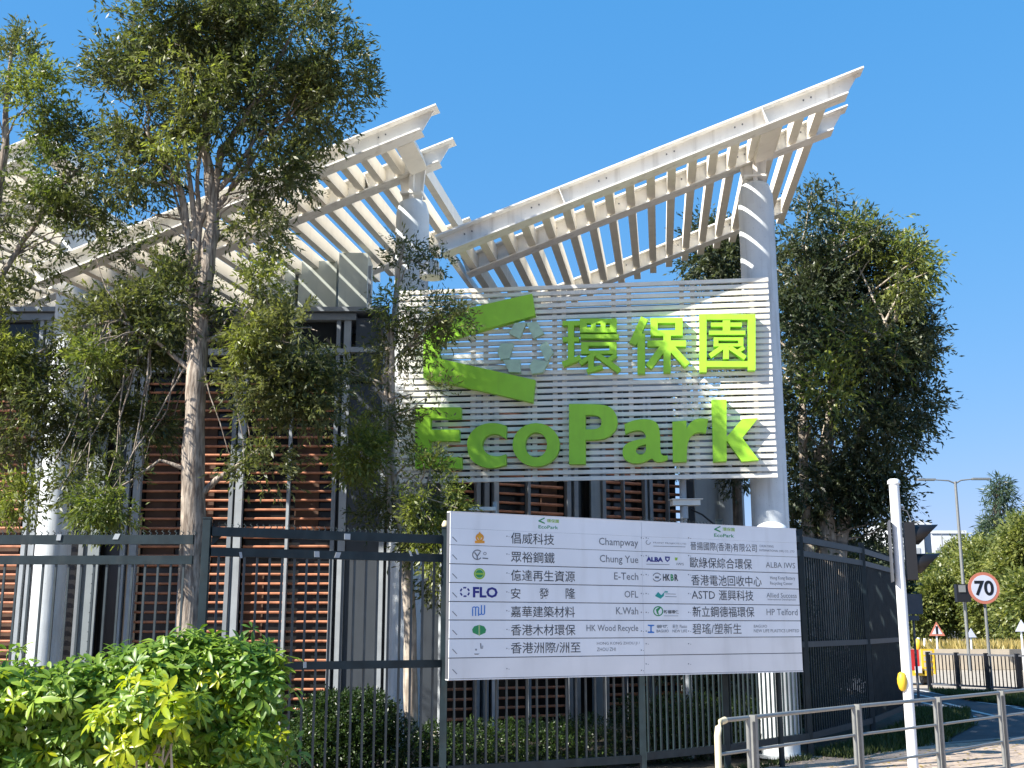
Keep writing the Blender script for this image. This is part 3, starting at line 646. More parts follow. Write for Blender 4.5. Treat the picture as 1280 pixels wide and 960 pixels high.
# right column
text('晉揚國際(香港)有限公司', 1, 1, 862.5, 945, 677, 689, 'ink', .002)
for i, t, x0, x1, y in ((2, '歐綠保綜合環保', 862, 939, 703), (3, '香港電池回收中心', 863.5, 951, 725), (5, '新立鋼德福環保', 865, 942, 764.5), (6, '碧瑤/塑新生', 865, 926, 786)):
    text(t, i, 1, x0, x1, y - 6.7, y + 6.7, 'ink', 0 if '/' in t else .004)
text('ASTD', 4, 1, 864, 893, 738.5, 748.5, 'ink', 0); text('滙興科技', 4, 1, 898, 941, 737.5, 750.5, 'ink', .004)
text('ALBA IWS', 2, 1, 956.5, 993, 702.5, 709.5, 'ink_soft'); text('HP Telford', 5, 1, 957.5, 996, 761, 769, 'ink_soft'); text('Allied Success', 4, 1, 957.5, 995, 741, 747, 'ink_soft')
text('International Development', 4, 1, 959, 994, 748, 751, 'ink_soft')
text('Hong Kong Battery', 3, 1, 962, 993, 720, 725.5, 'ink_soft'); text('Recycling Center', 3, 1, 962, 990, 727, 732, 'ink_soft')
text('CHUN YANG', 1, 1, 948.5, 966, 681, 684, 'ink_soft'); text('INTERNATIONAL (HK) CO., LTD', 1, 1, 948.5, 992, 686.5, 690, 'ink_soft')
text('BAGUIO', 6, 1, 941.5, 958, 781, 784.5, 'ink_soft'); text('NEW LIFE PLASTICS LIMITED', 6, 1, 941.5, 998, 786.5, 790.5, 'ink_soft')
# logos, left
ring(599, 672, 5.2, 2.2, 1, 0, 'orange', 0, 360); shape([[(599, 664.5), (602.5, 670), (599, 676), (595.5, 670)]], 1, 0, 'orange', lift=.002); shape([[(593, 676), (605, 676), (605, 679), (593, 679)]], 1, 0, 'orange', lift=.0026); shape([circ(599, 671.5, 1.7)], 1, 0, 'yellow', lift=.003)
ring(596, 693.5, 6.5, 1.3, 2, 0, 'ink_soft', 40, 320); shape([[(593, 690), (596, 694), (599, 690), (600, 691), (596.6, 695.5), (596.6, 700), (595.2, 700), (595.2, 695.5), (592, 691)]], 2, 0, 'ink_soft', lift=.002); ring(605.5, 692, 2, .7, 2, 0, 'ink_soft'); shape([[(602.5, 697), (609.5, 697.6), (609.5, 699), (602.5, 698.4)]], 2, 0, 'ink_soft')
ring(598.7, 717.3, 7, 1.8, 3, 0, 'limelogo'); shape([circ(598.7, 717.3, 4.9)], 3, 0, 'green', lift=.0008); shape([[(594, 716), (603.5, 716.3), (603.5, 718.6), (594, 718.3)]], 3, 0, 'limelogo', lift=.002)
for a in range(0, 360, 60): ring(580.5, 740, 6.3, 1.9, 4, 0, 'navy', a + 8, a + 48)
text('FLO', 4, 0, 590.5, 621.5, 733.5, 747, 'navy', .035, 'logo')
for k, x in enumerate((592.2, 595.8, 599.4, 603.0)): ring(x if k < 2 else x, 760.8 if k < 2 else 766, 2.7 if k % 1 == 0 else 2, 1.2, 5, 0, 'blue', 180 if k < 2 else 0, 360 if k < 2 else 180, lift=.0012 + .0004 * k)
for k, x in enumerate((589.5, 593.2, 596.9, 600.5, 604.4)):
    shape([[(x, 761), (x + 1.3, 761), (x + 1.3, 770 if k < 3 else 766), (x, 770 if k < 3 else 766)]], 5, 0, 'blue', lift=.003)
    if k > 2: shape([[(x, 756.5), (x + 1.3, 756.5), (x + 1.3, 761), (x, 761)]], 5, 0, 'blue', lift=.0034)
shape([[(597.5, 781.3), (597.5, 794), (590.5, 791), (589.5, 787), (592, 783)]], 6, 0, 'green'); shape([[(599.3, 781.3), (604.5, 783), (607, 787), (606, 791), (599.3, 794)]], 6, 0, 'green'); shape([[(597.9, 781), (598.9, 781), (598.9, 794.5), (597.9, 794.5)]], 6, 0, 'limelogo')
shape([[(599.5, 804), (600.8, 804), (601.6, 811), (600.2, 811)]], 7, 0, 'ink_soft'); shape([[(592, 817), (599, 817), (597, 818.3), (593, 818.3)]], 7, 0, 'ink_soft'); ring(594.5, 812, 1.2, .8, 7, 0, 'ink_soft'); shape([[(602.5, 807), (603.4, 807), (603.0, 811), (602.2, 811)]], 7, 0, 'ink_soft')
# logos, right
ring(809.5, 678, 3, .7, 1, 1, 'ink_soft', 0, 250); text('FRONT PROJECTS LTD', 1, 1, 816, 857, 677.5, 679.8, 'ink_soft', 0, 'logo')
shape([[(816, 682.4), (856, 683.4), (856, 684), (816, 683)]], 1, 1, 'ink_soft')
text('ALBA', 2, 1, 807, 828, 696, 702, 'navy', .05, 'logo'); shape([[(830.5, 695.6), (836.6, 696), (836.2, 700), (833.5, 702.6), (830.8, 700)], [(832.2, 697.4), (832.4, 699.6), (833.5, 700.6), (834.8, 699.6), (835, 697.5)]], 2, 1, 'navy')
shape([[(807, 705), (836, 705.6), (836, 706.2), (807, 705.6)]], 2, 1, 'ink_soft'); shape([[(842.7, 697), (846.4, 697), (845.6, 700.6), (843.2, 700.6)]], 2, 1, 'limelogo'); text('IWS', 2, 1, 845, 854, 703.5, 706.5, 'ink_soft')
ring(820.5, 721.5, 5.6, 1.1, 3, 1, 'ink_soft', 20, 160); ring(820.5, 721.5, 5.6, 1.1, 3, 1, 'ink_soft', 200, 330); shape([[(818, 720.5), (823, 720.7), (823, 723), (818, 722.8)]], 3, 1, 'ink_soft')
text('HK', 3, 1, 828, 836.8, 717.5, 726, 'ink', .04, 'logo'); text('B', 3, 1, 837.6, 841.4, 717.7, 726.1, 'green', .04, 'logo'); text('R', 3, 1, 842.4, 847, 717.8, 726.2, 'ink', .04, 'logo')
shape([[(818, 745), (822, 740), (826, 744), (830, 740), (829, 745), (825, 748.5), (820, 746)]], 4, 1, 'teal'); shape([[(831, 742), (844, 742.4), (844, 743), (831, 742.6)]], 4, 1, 'ink_soft'); shape([[(830, 739), (834, 739.1), (834, 740.8), (830, 740.7)]], 4, 1, 'teal'); shape([[(831, 745.4), (845, 745.8), (845, 746.4), (831, 746)]], 4, 1, 'ink_soft')
ring(822, 764, 6.3, 1.3, 5, 1, 'green'); shape([[(819, 762), (824, 758.6), (825, 760), (822, 764), (823, 769), (820.5, 767)]], 5, 1, 'green'); text('新福環保', 5, 1, 829, 848, 762.5, 767, 'ink', .02, 'logo'); shape([[(829, 769.6), (847, 769.6), (847, 770.1), (829, 770.1)]], 5, 1, 'ink_soft')
shape([[(809, 781), (817, 781), (817, 782.3), (813.8, 783), (813.8, 789), (817, 790), (817, 791.3), (809, 791.3), (809, 790), (812.2, 789), (812.2, 783), (809, 782.3)]], 6, 1, 'blue'); text('碧瑤', 6, 1, 820, 834, 781, 785.3, 'ink_soft', .01, 'logo'); text('BAGUIO', 6, 1, 820, 835, 787, 790.6, 'ink_soft', .01, 'logo')
text('新生', 6, 1, 840, 847, 780.5, 785.5, 'ink_soft', 0, 'logo'); text('NEW LIFE', 6, 1, 840, 858, 787, 790.6, 'ink_soft', 0, 'logo'); text('Plastics', 6, 1, 849, 858, 781, 785, 'ink_soft', 0, 'logo')
# header marks
for j, cx, cy in ((0, 672.5, 647), (1, 892, 657.5)):
    shape([[(cx, cy + 3.6), (cx + 7.6, cy), (cx + 7.8, cy + 1.3), (cx + 2.4, cy + 3.9), (cx + 7.9, cy + 6.6), (cx + 7.8, cy + 8), (cx, cy + 4.9)]], 0, j, 'green')
    text('環保園', 0, j, cx + 10.5, cx + 25.5, cy + 1.8, cy + 6.2, 'limelogo', .01, 'logo')
    text('EcoPark', 0, j, cx, cx + 24.5, cy + 9.4, cy + 13.6, 'green', .01, 'logo')
# fixing marks
for i in range(1, 9):
    yl = (rows[i] + rows[i + 1]) / 2
    shape([[(564.5, yl + 1), (565.3, yl + .4), (571, yl + 6.5), (570.2, yl + 7)]], i, 0, 'ink_soft', 'scratch')
    for x, j in ((633, 0), (801, 0), (807, 1), (860, 1)):
        yy = yl + (2 if x > 700 else 0) - .012 * 0
        if i in (7, 8) and x > 803: yy = yl - 6
        a_ = onD(x, yy)
        shape([circ(x, yy, .75, 8)], i, j, 'ink_soft', 'screw'); shape([circ(x + 2.6, yy + .6, .5, 6)], i, j, 'ink_soft', 'screw')

# ================================================================ lamp dome, camera pole, small bracket lamp behind the board
c = atY(964, 659, 14.3); t = thing('globe_lamp', 'white dome lamp on a dark pole just above the board near the big column', 'lamp', (c.x, c.y, 0))
q = MB(); q.tube([(c.x, c.y, 0), (c.x, c.y, c.z - .06)], .035, 10); q.build('pole', M['fence'], t)
q = MB(); rr = .21; prof = [(rr * math.cos(a_), rr * .62 * math.sin(a_)) for a_ in [R(k) for k in (0, 15, 30, 45, 60, 75, 86)]]
q.tube([Vector((c.x, c.y, c.z - .06 + z_)) for _, z_ in prof], [r_ for r_, _ in prof], 20); q.build('dome', M['polewhite'], t)
c = atY(854, 632, 15.3); t = thing('security_camera', 'pale box camera on a thin grey pole rising behind the white board', 'camera', (c.x, c.y, 0))
q = MB(); q.tube([(c.x, c.y, 0), (c.x, c.y, c.z + .42)], .045, 12); q.build('pole', M['pale_frame'], t)
q = MB(); q.bar(c + Vector((-.17, -.12, .02)), c + Vector((.20, -.06, .03)), .13, .07); cb = q.build('housing', M['slat'], t)
q = MB(); q.bar(c + Vector((-.19, -.13, .065)), c + Vector((.23, -.05, .075)), .17, .012); q.build('sun_shield', M['slat'], cb)
q = MB(); q.tube([c + Vector((0, -.09, -.02)), c + Vector((0, -.09, -.18))], .05, 12); q.build('bracket', M['pale_frame'], t)
q = MB(); q.tube([c + Vector((.1, .0, -.05)), c + Vector((.25, .0, -.12)), c + Vector((.42, .05, -.25))], .012, 6); q.build('cable', M['black'], t)
c = atY(604, 637, 14.6); t = thing('bracket_lamp', 'flat grey lamp on a short pole behind the top edge of the white board', 'lamp', (c.x + .15, c.y, 0))
q = MB(); q.tube([(c.x + .15, c.y, 0), (c.x + .15, c.y, c.z + .1)], .03, 10); q.build('pole', M['pale_frame'], t)
q = MB(); q.bx(c.x - .18, c.x + .16, c.y - .1, c.y + .05, c.z - .02, c.z + .025); q.build('lamp_head', M['slat'], t)

# ================================================================ pedestrian railing
rp = [Vector((1.43, 8.33, 0)), Vector((1.72, 8.63, 0)), Vector((2.82, 9.80, 0)), Vector((3.84, 10.78, 0)), Vector((4.84, 11.80, 0)), Vector((5.85, 12.82, 0))]
rl = thing('pedestrian_railing', 'grey tubular pedestrian railing in the foreground with one cream painted end hoop', 'railing', tuple(rp[0]))
for i in range(5):
    p, q_ = rp[i], rp[i + 1]; d_ = (q_ - p).normalized(); p2 = p + d_ * (.045 if i else 0); q2 = q_ - d_ * .028
    a_ = MB()
    if i == 0:
        a_.tube([p2 + Z * .0, p2 + Z * .5, p2 + Z * .90, p2 + Z * .955 + d_ * .015, p2 + Z * .99 + d_ * .05, p2 + Z * 1.0 + d_ * .10], .024, 10); a_.build('end_hoop', M['cream'], rl)
        a_ = MB(); a_.tube([p2 + Z * 1.0 + d_ * .10, q2 + Z], .016, 10); a_.build('rail', M['galv'], rl)
    else:
        a_.tube([p2 + Z, q2 + Z * 1.0], .016, 10); a_.build('rail', M['galv'], rl)
        a_ = MB(); a_.bar(p2, p2 + Z * 1.015, .05, .034, up=d_); a_.build('post', M['galv'], rl)
    a_ = MB(); a_.tube([q2, q2 + Z * 1.005], .017, 10); a_.build('post', M['galv'], rl)
    for z_ in (.775, .535, .29):
        a_ = MB(); a_.tube([p2 + Z * z_, q2 + Z * z_], .012, 8); a_.build('rail', M['galv'], rl)

# ================================================================ traffic signal
pc = atY(1117, 600, 13.75); tp = thing('traffic_signal', 'white signal pole with black signal head facing the road and a yellow push button', 'traffic light', (pc.x, pc.y, 0))
P0 = Vector((pc.x, pc.y, 0)); zt1 = pc.z
q = MB(); q.tube([P0 + Z * .06, P0 + Z * (zt1 - .05)], .059, 20); q.build('pole', M['polewhite'], tp)
q = MB(); q.tube([P0, P0 + Z * .06], .063, 20); q.build('pole_foot', M['dgrey'], tp)
q = MB(); q.tube([P0 + Z * (zt1 - .049), P0 + Z * (zt1 - .01), P0 + Z * (zt1 + .01)], [.073, .073, .05], 18); q.build('pole_cap', M['polewhite'], tp)
fd = Vector((.966, -.26, 0)).normalized(); fs = Vector((-fd.y, fd.x, 0))     # the head looks along fd
hz = (atY(1120, 655, 13.8).z + atY(1120, 728, 13.8).z) / 2 + .02
q = MB(); q.box(P0 - fd * .085 + fs * .07 + Z * hz, fd * .008, fs * .20, Z * .36); q.build('backing_board', M['dgrey'], tp)
q = MB(); q.box(P0 + fd * .14 + fs * .10 + Z * hz, fd * .06, fs * .14, Z * .335); q.build('housing', M['black'], tp)
for dz in (.19, 0, -.15):
    if dz == 0: continue
    q = MB(); c = P0 + fd * .20 + fs * .10 + Z * (hz + dz - .0)
    n = 16; vs = []; L0 = .0
    for side, rad in ((0, .122), (1, .114)):
        for k in range(n + 1):
            a_ = R(-62 + 304 * k / n); y_, z_ = rad * math.cos(a_), rad * math.sin(a_); ln = .15 + .12 * math.sin(a_)
            vs += [c + fs * y_ + Z * z_, c + fs * y_ + Z * z_ + fd * ln]
    m2 = 2 * (n + 1); fcs = []
    for k in range(n): fcs += [(2 * k, 2 * k + 1, 2 * k + 3, 2 * k + 2), (m2 + 2 * k, m2 + 2 * k + 2, m2 + 2 * k + 3, m2 + 2 * k + 1), (2 * k + 1, m2 + 2 * k + 1, m2 + 2 * k + 3, 2 * k + 3)]
    q.add(vs, fcs, True); q.build('visor', M['black'], tp)
    q = MB(); q.tube([c - fd * .003, c + fd * .012], [.105, .095], 16); q.build('lens', M['dgrey'], tp)
q = MB(); q.tube([P0 + Vector((.05, -.02, hz + .5)), P0 + Vector((.12, -.04, hz + .47)), P0 + Vector((.18, -.04, hz + .3)), P0 + Vector((.18, -.03, hz + .1)), P0 + Vector((.13, -.0, hz - .05))], .007, 6); q.build('cable', M['dgrey'], tp)
q = MB(); q.box(P0 + Vector((.07, 0, hz + .52)), Vector((.03, 0, 0)), Vector((0, .02, 0)), Z * .01); q.build('cable_inlet', M['galv'], tp)
q = MB(); cz = atY(1125, 852, 13.7).z; c = P0 + Vector((-.07, -.03, cz)); q.tube([c - Z * .105, c - Z * .08, c - Z * .02, c + Z * .03, c + Z * .09, c + Z * .105], [.018, .04, .055, .055, .04, .02], 14); q.build('push_button', M['yellow'], tp)

# ================================================================ far roadside things
def pole(parent, p, h, r, m='galv', lean=0):
    q = MB(); q.tube([Vector((p.x, p.y, 0)), Vector((p.x + lean, p.y, h))], [r, r * .7], 10); return q.build('pole', M[m], parent)
c = atY(1143, 755, 24.5); t = thing('road_sign', 'dark back of a rectangular road sign just beyond the signal head', 'road sign', (c.x, c.y, 0))
q = MB(); q.bx(c.x - .17, c.x + .17, c.y, c.y + .03, c.z - .21, c.z + .21); q.build('plate', M['dgrey'], t); pole(t, c + Vector((-.02, .08, 0)), c.z + .1, .03, 'dgrey')
q = MB(); q.bx(c.x - .14, c.x + .08, c.y, c.y + .03, c.z - .34, c.z - .24); q.build('lower_plate', M['dgrey'], t)
c = atY(1230, 735, 29.8); t = thing('speed_sign', 'round red rimmed speed limit sign reading 70 on a grey post', 'road sign', (c.x, c.y, 0))
yv = Vector((0, 1, 0)); xv = Vector((1, 0, 0))
q = MB(); q.tube([c, c + yv * .02], .40, 36, smooth=False); q.build('rim', M['redrim'], t)
q = MB(); q.tube([c - yv * .004, c + yv * .001], .325, 36, smooth=False); q.build('face', M['signface'], t)
pole(t, c + Vector((.03, .1, 0)), c.z + .2, .045)
cu = bpy.data.curves.new('t', 'FONT'); cu.body = '70'; cu.size = .50; cu.offset = .012; cu.extrude = .002; ob = bpy.data.objects.new('t', cu); COL.objects.link(ob); me = bpy.data.meshes.new_from_object(ob); bpy.data.objects.remove(ob)
co = np.empty(len(me.vertices) * 3, np.float32); me.vertices.foreach_get('co', co); co = co.reshape(-1, 3); lo = co.min(0); hi = co.max(0); cc = (lo + hi) / 2
P = np.c_[co[:, 0] - cc[0] + c.x, co[:, 2] + c.y - .009, co[:, 1] - cc[1] + c.z]; me.vertices.foreach_set('co', P.astype(np.float32).ravel()); me.materials.clear(); me.materials.append(M['black']); link('lettering', me, t)
# small signal on its post
c = atY(1204, 741, 44); t = thing('small_signal', 'small black signal box on a lamp post beside the round speed sign', 'traffic light', (c.x, c.y, 0))
q = MB(); q.bx(c.x - .28, c.x + .25, c.y - .1, c.y + .15, c.z - .34, c.z + .32); q.build('housing', M['black'], t)
q = MB(); q.bx(c.x - .2, c.x + .05, c.y - .14, c.y - .101, c.z + .02, c.z + .28); q.build('front_plate', M['galv'], t)
pole(t, c + Vector((.1, .2, 0)), c.z + .1, .06)
def lamp_post(px, py_top, Y, arms, label, pyb=None, name='street_lamp', r=.09, tone='galv'):
    c = atY(px, py_top, Y); b = atY(px, 782, Y); t = thing(name, label, 'street lamp', (c.x, c.y, 0)); pole(t, c, c.z, r, tone)
    for ax_, dz in arms:
        e = c + Vector((ax_, 0, dz)); q = MB(); q.tube([c - Z * .1, c + Vector((ax_ * .3, 0, dz * .5)), e], [.045, .04, .03], 8); am = q.build('arm', M[tone], t)
        s_ = 1 if ax_ > 0 else -1; q = MB(); q.bar(e - xv * s_ * .1, e + xv * s_ * .8, .28, .1); q.build('lamp_head', M['galv'], am)
lamp_post(1194, 602, 60, ((-1.15, .10), (1.0, .14)), 'tall grey double armed street lamp beyond the signal pole', r=.1)
lamp_post(1173, 735, 150, ((-1.2, .05),), 'short far lamp post with a single arm, above the warning triangle')
lamp_post(1222, 713, 110, ((-1.0, .05),), 'far lamp post with a thin arm, seen above the speed sign')
lamp_post(1177, 668, 120, (), 'pale slim mast in front of the far white buildings', name='street_mast', r=.07)
def tri_sign(px, py, Y, s, label, front=True):
    c = atY(px, py, Y); t = thing('warning_sign', label, 'road sign', (c.x, c.y, 0)); h = s * .87
    tri = [(-s / 2, -h / 2), (s / 2, -h / 2), (0, h / 2)]
    q = MB(); q.prism([tri], c, xv, Z, yv * .02); q.build('plate', M['redrim' if front else 'signface'], t)
    if front:
        q = MB(); q.prism([[(a * .66, b_ * .66 - h * .045) for a, b_ in tri]], c - yv * .004, xv, Z, yv * .003); q.build('face', M['signface'], t)
        q = MB(); q.prism([[(-.04, -.2), (.04, -.2), (.05, .1), (-.05, .1)]], c - yv * .008, xv, Z, yv * .003); q.build('symbol', M['black'], t)
    pole(t, c + yv * .08, c.z, .045, 'polewhite')
tri_sign(1171, 786, 46, .62, 'red rimmed warning triangle standing beside the roadworks barrier')
tri_sign(1214, 791, 48, .42, 'pale back of a small triangular sign under the speed sign', False)
tri_sign(1277, 782, 44, .5, 'pale back of a triangular sign at the right edge of the frame', False)
for i, (px, top, Y) in enumerate(((1148, 797, 70), (1156, 798, 70), (1163, 799, 70))):
    c = atY(px, top, Y); t = tag(pole(None, c, c.z, .12, 'polewhite'), ['leftmost slim white post far down the road, nearest the dark sign back', 'middle one of three slim white posts far down the road', 'slim white post far down the road, nearest the red warning triangle'][i], 'bollard', 'white posts far down the road'); t.name = 'bollard'
# roadworks machine
c = atZ(1157, 857); t = thing('roadworks_trailer', 'red and yellow roadworks trailer with an amber beacon parked by the fence', 'trailer', (c.x, c.y, 0))
def part(x0, x1, y0, y1, z0, z1, m, name):
    q = MB(); q.bx(c.x + x0, c.x + x1, c.y + y0, c.y + y1, z0, z1); return q.build(name, M[m], t)
part(-.55, -.02, .3, 1.2, .42, .98, 'red', 'engine_box'); part(-.60, .28, .2, 1.4, .26, .40, 'yellow', 'chassis')
for x in (.02, .34): part(x, x + .05, .2, .26, .30, 1.0, 'yellow', 'frame_upright')
for z_ in (.45, .62, .79, .95): part(.07, .34, .2, .25, z_, z_ + .05, 'yellow', 'frame_rung')
q = MB(); b_ = c + Vector((0.0, .4, 0)); q.tube([b_ + Z * .98, b_ + Z * 1.05, b_ + Z * 1.22, b_ + Z * 1.28], [.05, .09, .09, .03], 12); q.build('beacon', M['yellow'], t)
part(-.2, -.02, .15, .2, .34, .52, 'signface', 'number_board')
for x in (-.45, .15):
    q = MB(); q.tube([Vector((c.x + x - .07, c.y + .5, .2)), Vector((c.x + x + .07, c.y + .5, .2))], .2, 16); wq = q.build('wheel', M['black'], t); q = MB(); q.tube([Vector((c.x + x - .08, c.y + .5, .2)), Vector((c.x + x + .08, c.y + .5, .2))], .09, 12); q.build('rim', M['galv'], wq)
# low fence along the far verge
fa = atZ(1163, 862); fb = atZ(1282, 868); dn = (fb - fa).normalized(); fb2 = fb + dn * 2.5
ff = thing('roadside_railing', 'low dark barred railing along the far side of the road', 'railing', tuple(fa)); L_ = (fb2 - fa).length
for z_ in (.92, .14):
    q = MB(); q.bar(fa + Z * z_, fb2 + Z * z_, .04, .045); q.build('rail', M['dgrey'], ff)
bm_ = MB(); bm_.box((0, 0, 0), Vector((.011, 0, 0)), Vector((0, .011, 0)), Z * .39); bme = bm_.mesh('bar', M['black'])
k = .0
while k < L_: p = fa + dn * k; link('bar', bme, ff, (p.x, p.y, .53)); k += .105
for k in range(7): p = fa + dn * (k * L_ / 6 * .98); q = MB(); q.bx(p.x - .05, p.x + .05, p.y - .05, p.y + .05, 0, .97); q.build('post', M['black'], ff)
# concrete barrier and dry grass beyond
q = MB(); a_, b_ = Vector((13.0, 46, 0)), Vector((40, 44, 0)); q.bar(a_ + Z * .38, b_ + Z * .38, .25, .76); tag(q.build('concrete_barrier', M['concrete']), 'long pale concrete barrier beyond the lit road', 'barrier')
g1 = atZ(1136, 884); g2 = atZ(1080, 936)
pts = []
for i in range(2, 5):
    p, q_ = fenceB[i] if i < 5 else fenceB[4], fenceB[min(i + 1, 5)]; nn = Vector(((q_ - p).y, -(q_ - p).x, 0)).normalized()
    pts.append(scatter_quad(p + nn * .02, q_ + nn * .02, q_ + nn * 1.15, p + nn * (.5 if i == 2 else 1.0), 3800))
grass('grass', np.concatenate(pts), 0, .13, M['grass'], 'green grass verge at the foot of the curving dark fence', -.01)
gv = MB(); ring_ = [fenceB[2], fenceB[3], fenceB[4], fenceB[5]]; offs = [.45, 1.0, 1.15, 1.15]; inn = []; out_ = []
for i, p in enumerate(ring_):
    q_ = ring_[min(i + 1, 3)]; pr = ring_[max(i - 1, 0)]; d_ = (q_ - pr).normalized(); nn = Vector((d_.y, -d_.x, 0)); inn.append(p - nn * .3 + Z * .001); out_.append(p + nn * offs[i] + Z * .001)
gv.add(inn + out_, [(i, i + 1, i + 5, i + 4) for i in range(3)]); vg = gv.build('verge', M['soil']); vg['kind'] = 'structure'
a_, b_ = atZ(1160, 864), atZ(1290, 870); c2, d2 = atZ(1290, 884), atZ(1215, 876)
grass('grass', scatter_quad(a_, b_, c2, d2, 9000), 0, .14, M['grass'], 'green grass strip at the foot of the far low railing', -.005)
vq = MB(); vq.add([a_ + Z * .003, b_ + Z * .003, c2 + Z * .003, d2 + Z * .003], [(3, 2, 1, 0)]); vq.build('verge', M['soil'])['kind'] = 'structure'
grass('grass', scatter_quad((19.2, 47.5), (30, 46.5), (32, 58), (20, 58), 26000), 0, .95, M['drygrass'], 'tall dry yellow grass beyond the concrete barrier', 0)
# far buildings
def tower(x0, x1, ytop, Y, dep, m, label, steps=(), ybot=782):
    a = atY(x0, 782, Y).x; b = atY(x1, 782, Y).x; zt2 = atY((x0 + x1) / 2, ytop, Y).z
    t = thing('office_block', label, 'building', (a, Y, 0)); q = MB(); q.bx(a, b, Y, Y + dep, 0, zt2); q.build('wall', M[m], t)
    q = MB(); q.bx(a - .2, b + .2, Y - .3, Y + dep + .2, zt2 + .01, zt2 + .8); q.build('parapet', M['farwhite'], t)
    n = int(zt2 / 4)
    for k in range(1, n): w_ = MB(); w_.bx(a + 1, b - 1, Y - .12, Y - .02, k * 4 - .2, k * 4 + 1.4); w_.build('window_band', M['fargrey'], t)
tower(1124, 1163, 656, 240, 20, 'farwhite', 'white office block rising behind the black signal head')
tower(1164, 1172, 658, 241, 20, 'fargrey', 'narrow grey block joined to the white office block, behind the signal head')
tower(1173, 1216, 667, 300, 20, 'farwhite', 'low white flat roofed block behind the tall lamp post')

# ================================================================ trees
def tree(name, label, blobs, n, trunk_paths, ll=.085, lw=.34, m='leaf', bark='bark', per=9, tl=.28, droop=.3, clump=.42, fr=1.5, tk=2, group=None, extra=None, shell=.5, tr=.016, cat='tree'):
    base = Vector(trunk_paths[0][0][0]); t = thing(name, label, cat, tuple(base), group)
    link('crown', foliage(blobs, n, ll, lw, per, tl, droop, clump, fr, M[m], shell=shell), t)
    if extra: link('young_leaves', foliage(extra[0], extra[1], ll, lw, per, tl, droop, clump - .05, fr, M['leafbright']), t)
    spine = []
    for pts, r0, r1 in trunk_paths:
        q = MB(); limb(q, pts, r0, r1, 12, r0 * .12); q.build('trunk' if pts is trunk_paths[0][0] else 'limb', M[bark], t)
        P_ = [Vector(p) for p in pts]
        for i in range(len(P_) - 1):
            for k in range(4): spine.append(P_[i].lerp(P_[i + 1], k / 4))
    zmin = sorted(p.z for p in spine)[len(spine) // 4]
    cand = [p for p in spine if p.z > zmin]
    def origin(e): return random.choice(sorted(cand, key=lambda p: (p - e).length + .9 * max(0, p.z - e.z + .2))[:7])
    q = MB(); twigs(q, blobs + (extra[0] if extra else []), origin, tk, tr); q.build('branches', M[bark], t)['kind'] = 'stuff'
    return t
Y1 = 12.9
def p1(x, y, Y=Y1): return atY(x, y, Y)
T1 = [blob(225, 55, 105, 70, Y1, 1.0), blob(345, 60, 105, 75, Y1, 1.0), blob(415, 95, 55, 50, Y1, .5), blob(300, 20, 120, 45, Y1, 1.0), blob(300, 140, 140, 55, Y1, .9, .8), blob(400, 135, 50, 45, Y1, .4), blob(150, 120, 45, 70, Y1, .5), blob(175, 205, 70, 45, Y1, .6, .7),
      blob(345, 215, 50, 50, Y1, .5), blob(320, 285, 38, 45, Y1, .4), blob(250, 205, 40, 20, Y1, .4, .3), blob(160, 265, 35, 22, Y1, .5, .5), blob(180, 330, 70, 35, Y1 + .2, .5, .7), blob(160, 420, 75, 55, Y1 + .3, .5, 1.2), blob(90, 490, 60, 40, Y1 + .3, .5, 1.5), blob(150, 530, 70, 35, Y1 + .3, .4, 1.2),
      blob(210, 380, 40, 50, Y1, .4, .8), blob(360, 425, 55, 45, Y1 - .1, .5), blob(330, 490, 55, 45, Y1, .4, .8), blob(385, 490, 45, 40, Y1, .4), blob(325, 580, 40, 32, Y1, .3, .7), blob(300, 380, 30, 35, Y1, .3), blob(150, 600, 22, 22, Y1, .3, .5), blob(90, 600, 30, 30, Y1, .3, .5)]
T1x = [blob(300, 395, 26, 40, Y1 - .3, .3), blob(330, 360, 25, 30, Y1 - .3, .3, .6), blob(240, 80, 90, 60, Y1 - .7, .5, .07), blob(210, 170, 60, 60, Y1 - .6, .4, .06), blob(120, 445, 25, 20, Y1 - .3, .3, .4), blob(135, 632, 30, 20, Y1 - .2, .3, 1.4)]
tp1 = [([p1(238, 905), p1(238, 780), p1(240, 655), p1(243, 520), p1(248, 440), p1(255, 360), p1(265, 290), p1(262, 230), p1(255, 170), p1(262, 100), p1(280, 30)], .155, .03),
       ([p1(250, 520), p1(252, 420), p1(244, 340), p1(250, 280), p1(246, 235), p1(250, 190), p1(243, 120)], .06, .012),
       ([p1(238, 460), p1(236, 400), p1(240, 330), p1(232, 290), p1(215, 230), p1(195, 215)], .035, .01),
       ([p1(240, 300), p1(262, 250), p1(300, 205), p1(318, 175), p1(330, 160)], .045, .012),
       ([p1(232, 280), p1(224, 240), p1(222, 190), p1(230, 150)], .03, .01), ([p1(250, 400), p1(258, 370), p1(252, 320), p1(262, 280)], .05, .03),
       ([p1(243, 440), p1(238, 380), p1(236, 300), p1(228, 240), p1(205, 200), p1(180, 160)], .05, .015),
       ([p1(258, 330), p1(268, 260), p1(275, 190), p1(305, 150), p1(335, 100), p1(360, 50)], .06, .012),
       ([p1(262, 270), p1(290, 235), p1(330, 180), p1(375, 130)], .045, .012),
       ([p1(246, 300), p1(240, 250), p1(228, 150), p1(215, 80)], .04, .01),
       ([p1(240, 630), p1(270, 600), p1(300, 580), p1(325, 560)], .045, .012), ([p1(240, 590), p1(215, 580), p1(200, 575), p1(165, 600), p1(130, 620)], .025, .008),
       ([p1(250, 430), p1(285, 415), p1(330, 400), p1(380, 430)], .03, .01), ([p1(246, 470), p1(200, 430), p1(150, 400), p1(90, 410)], .035, .01)]
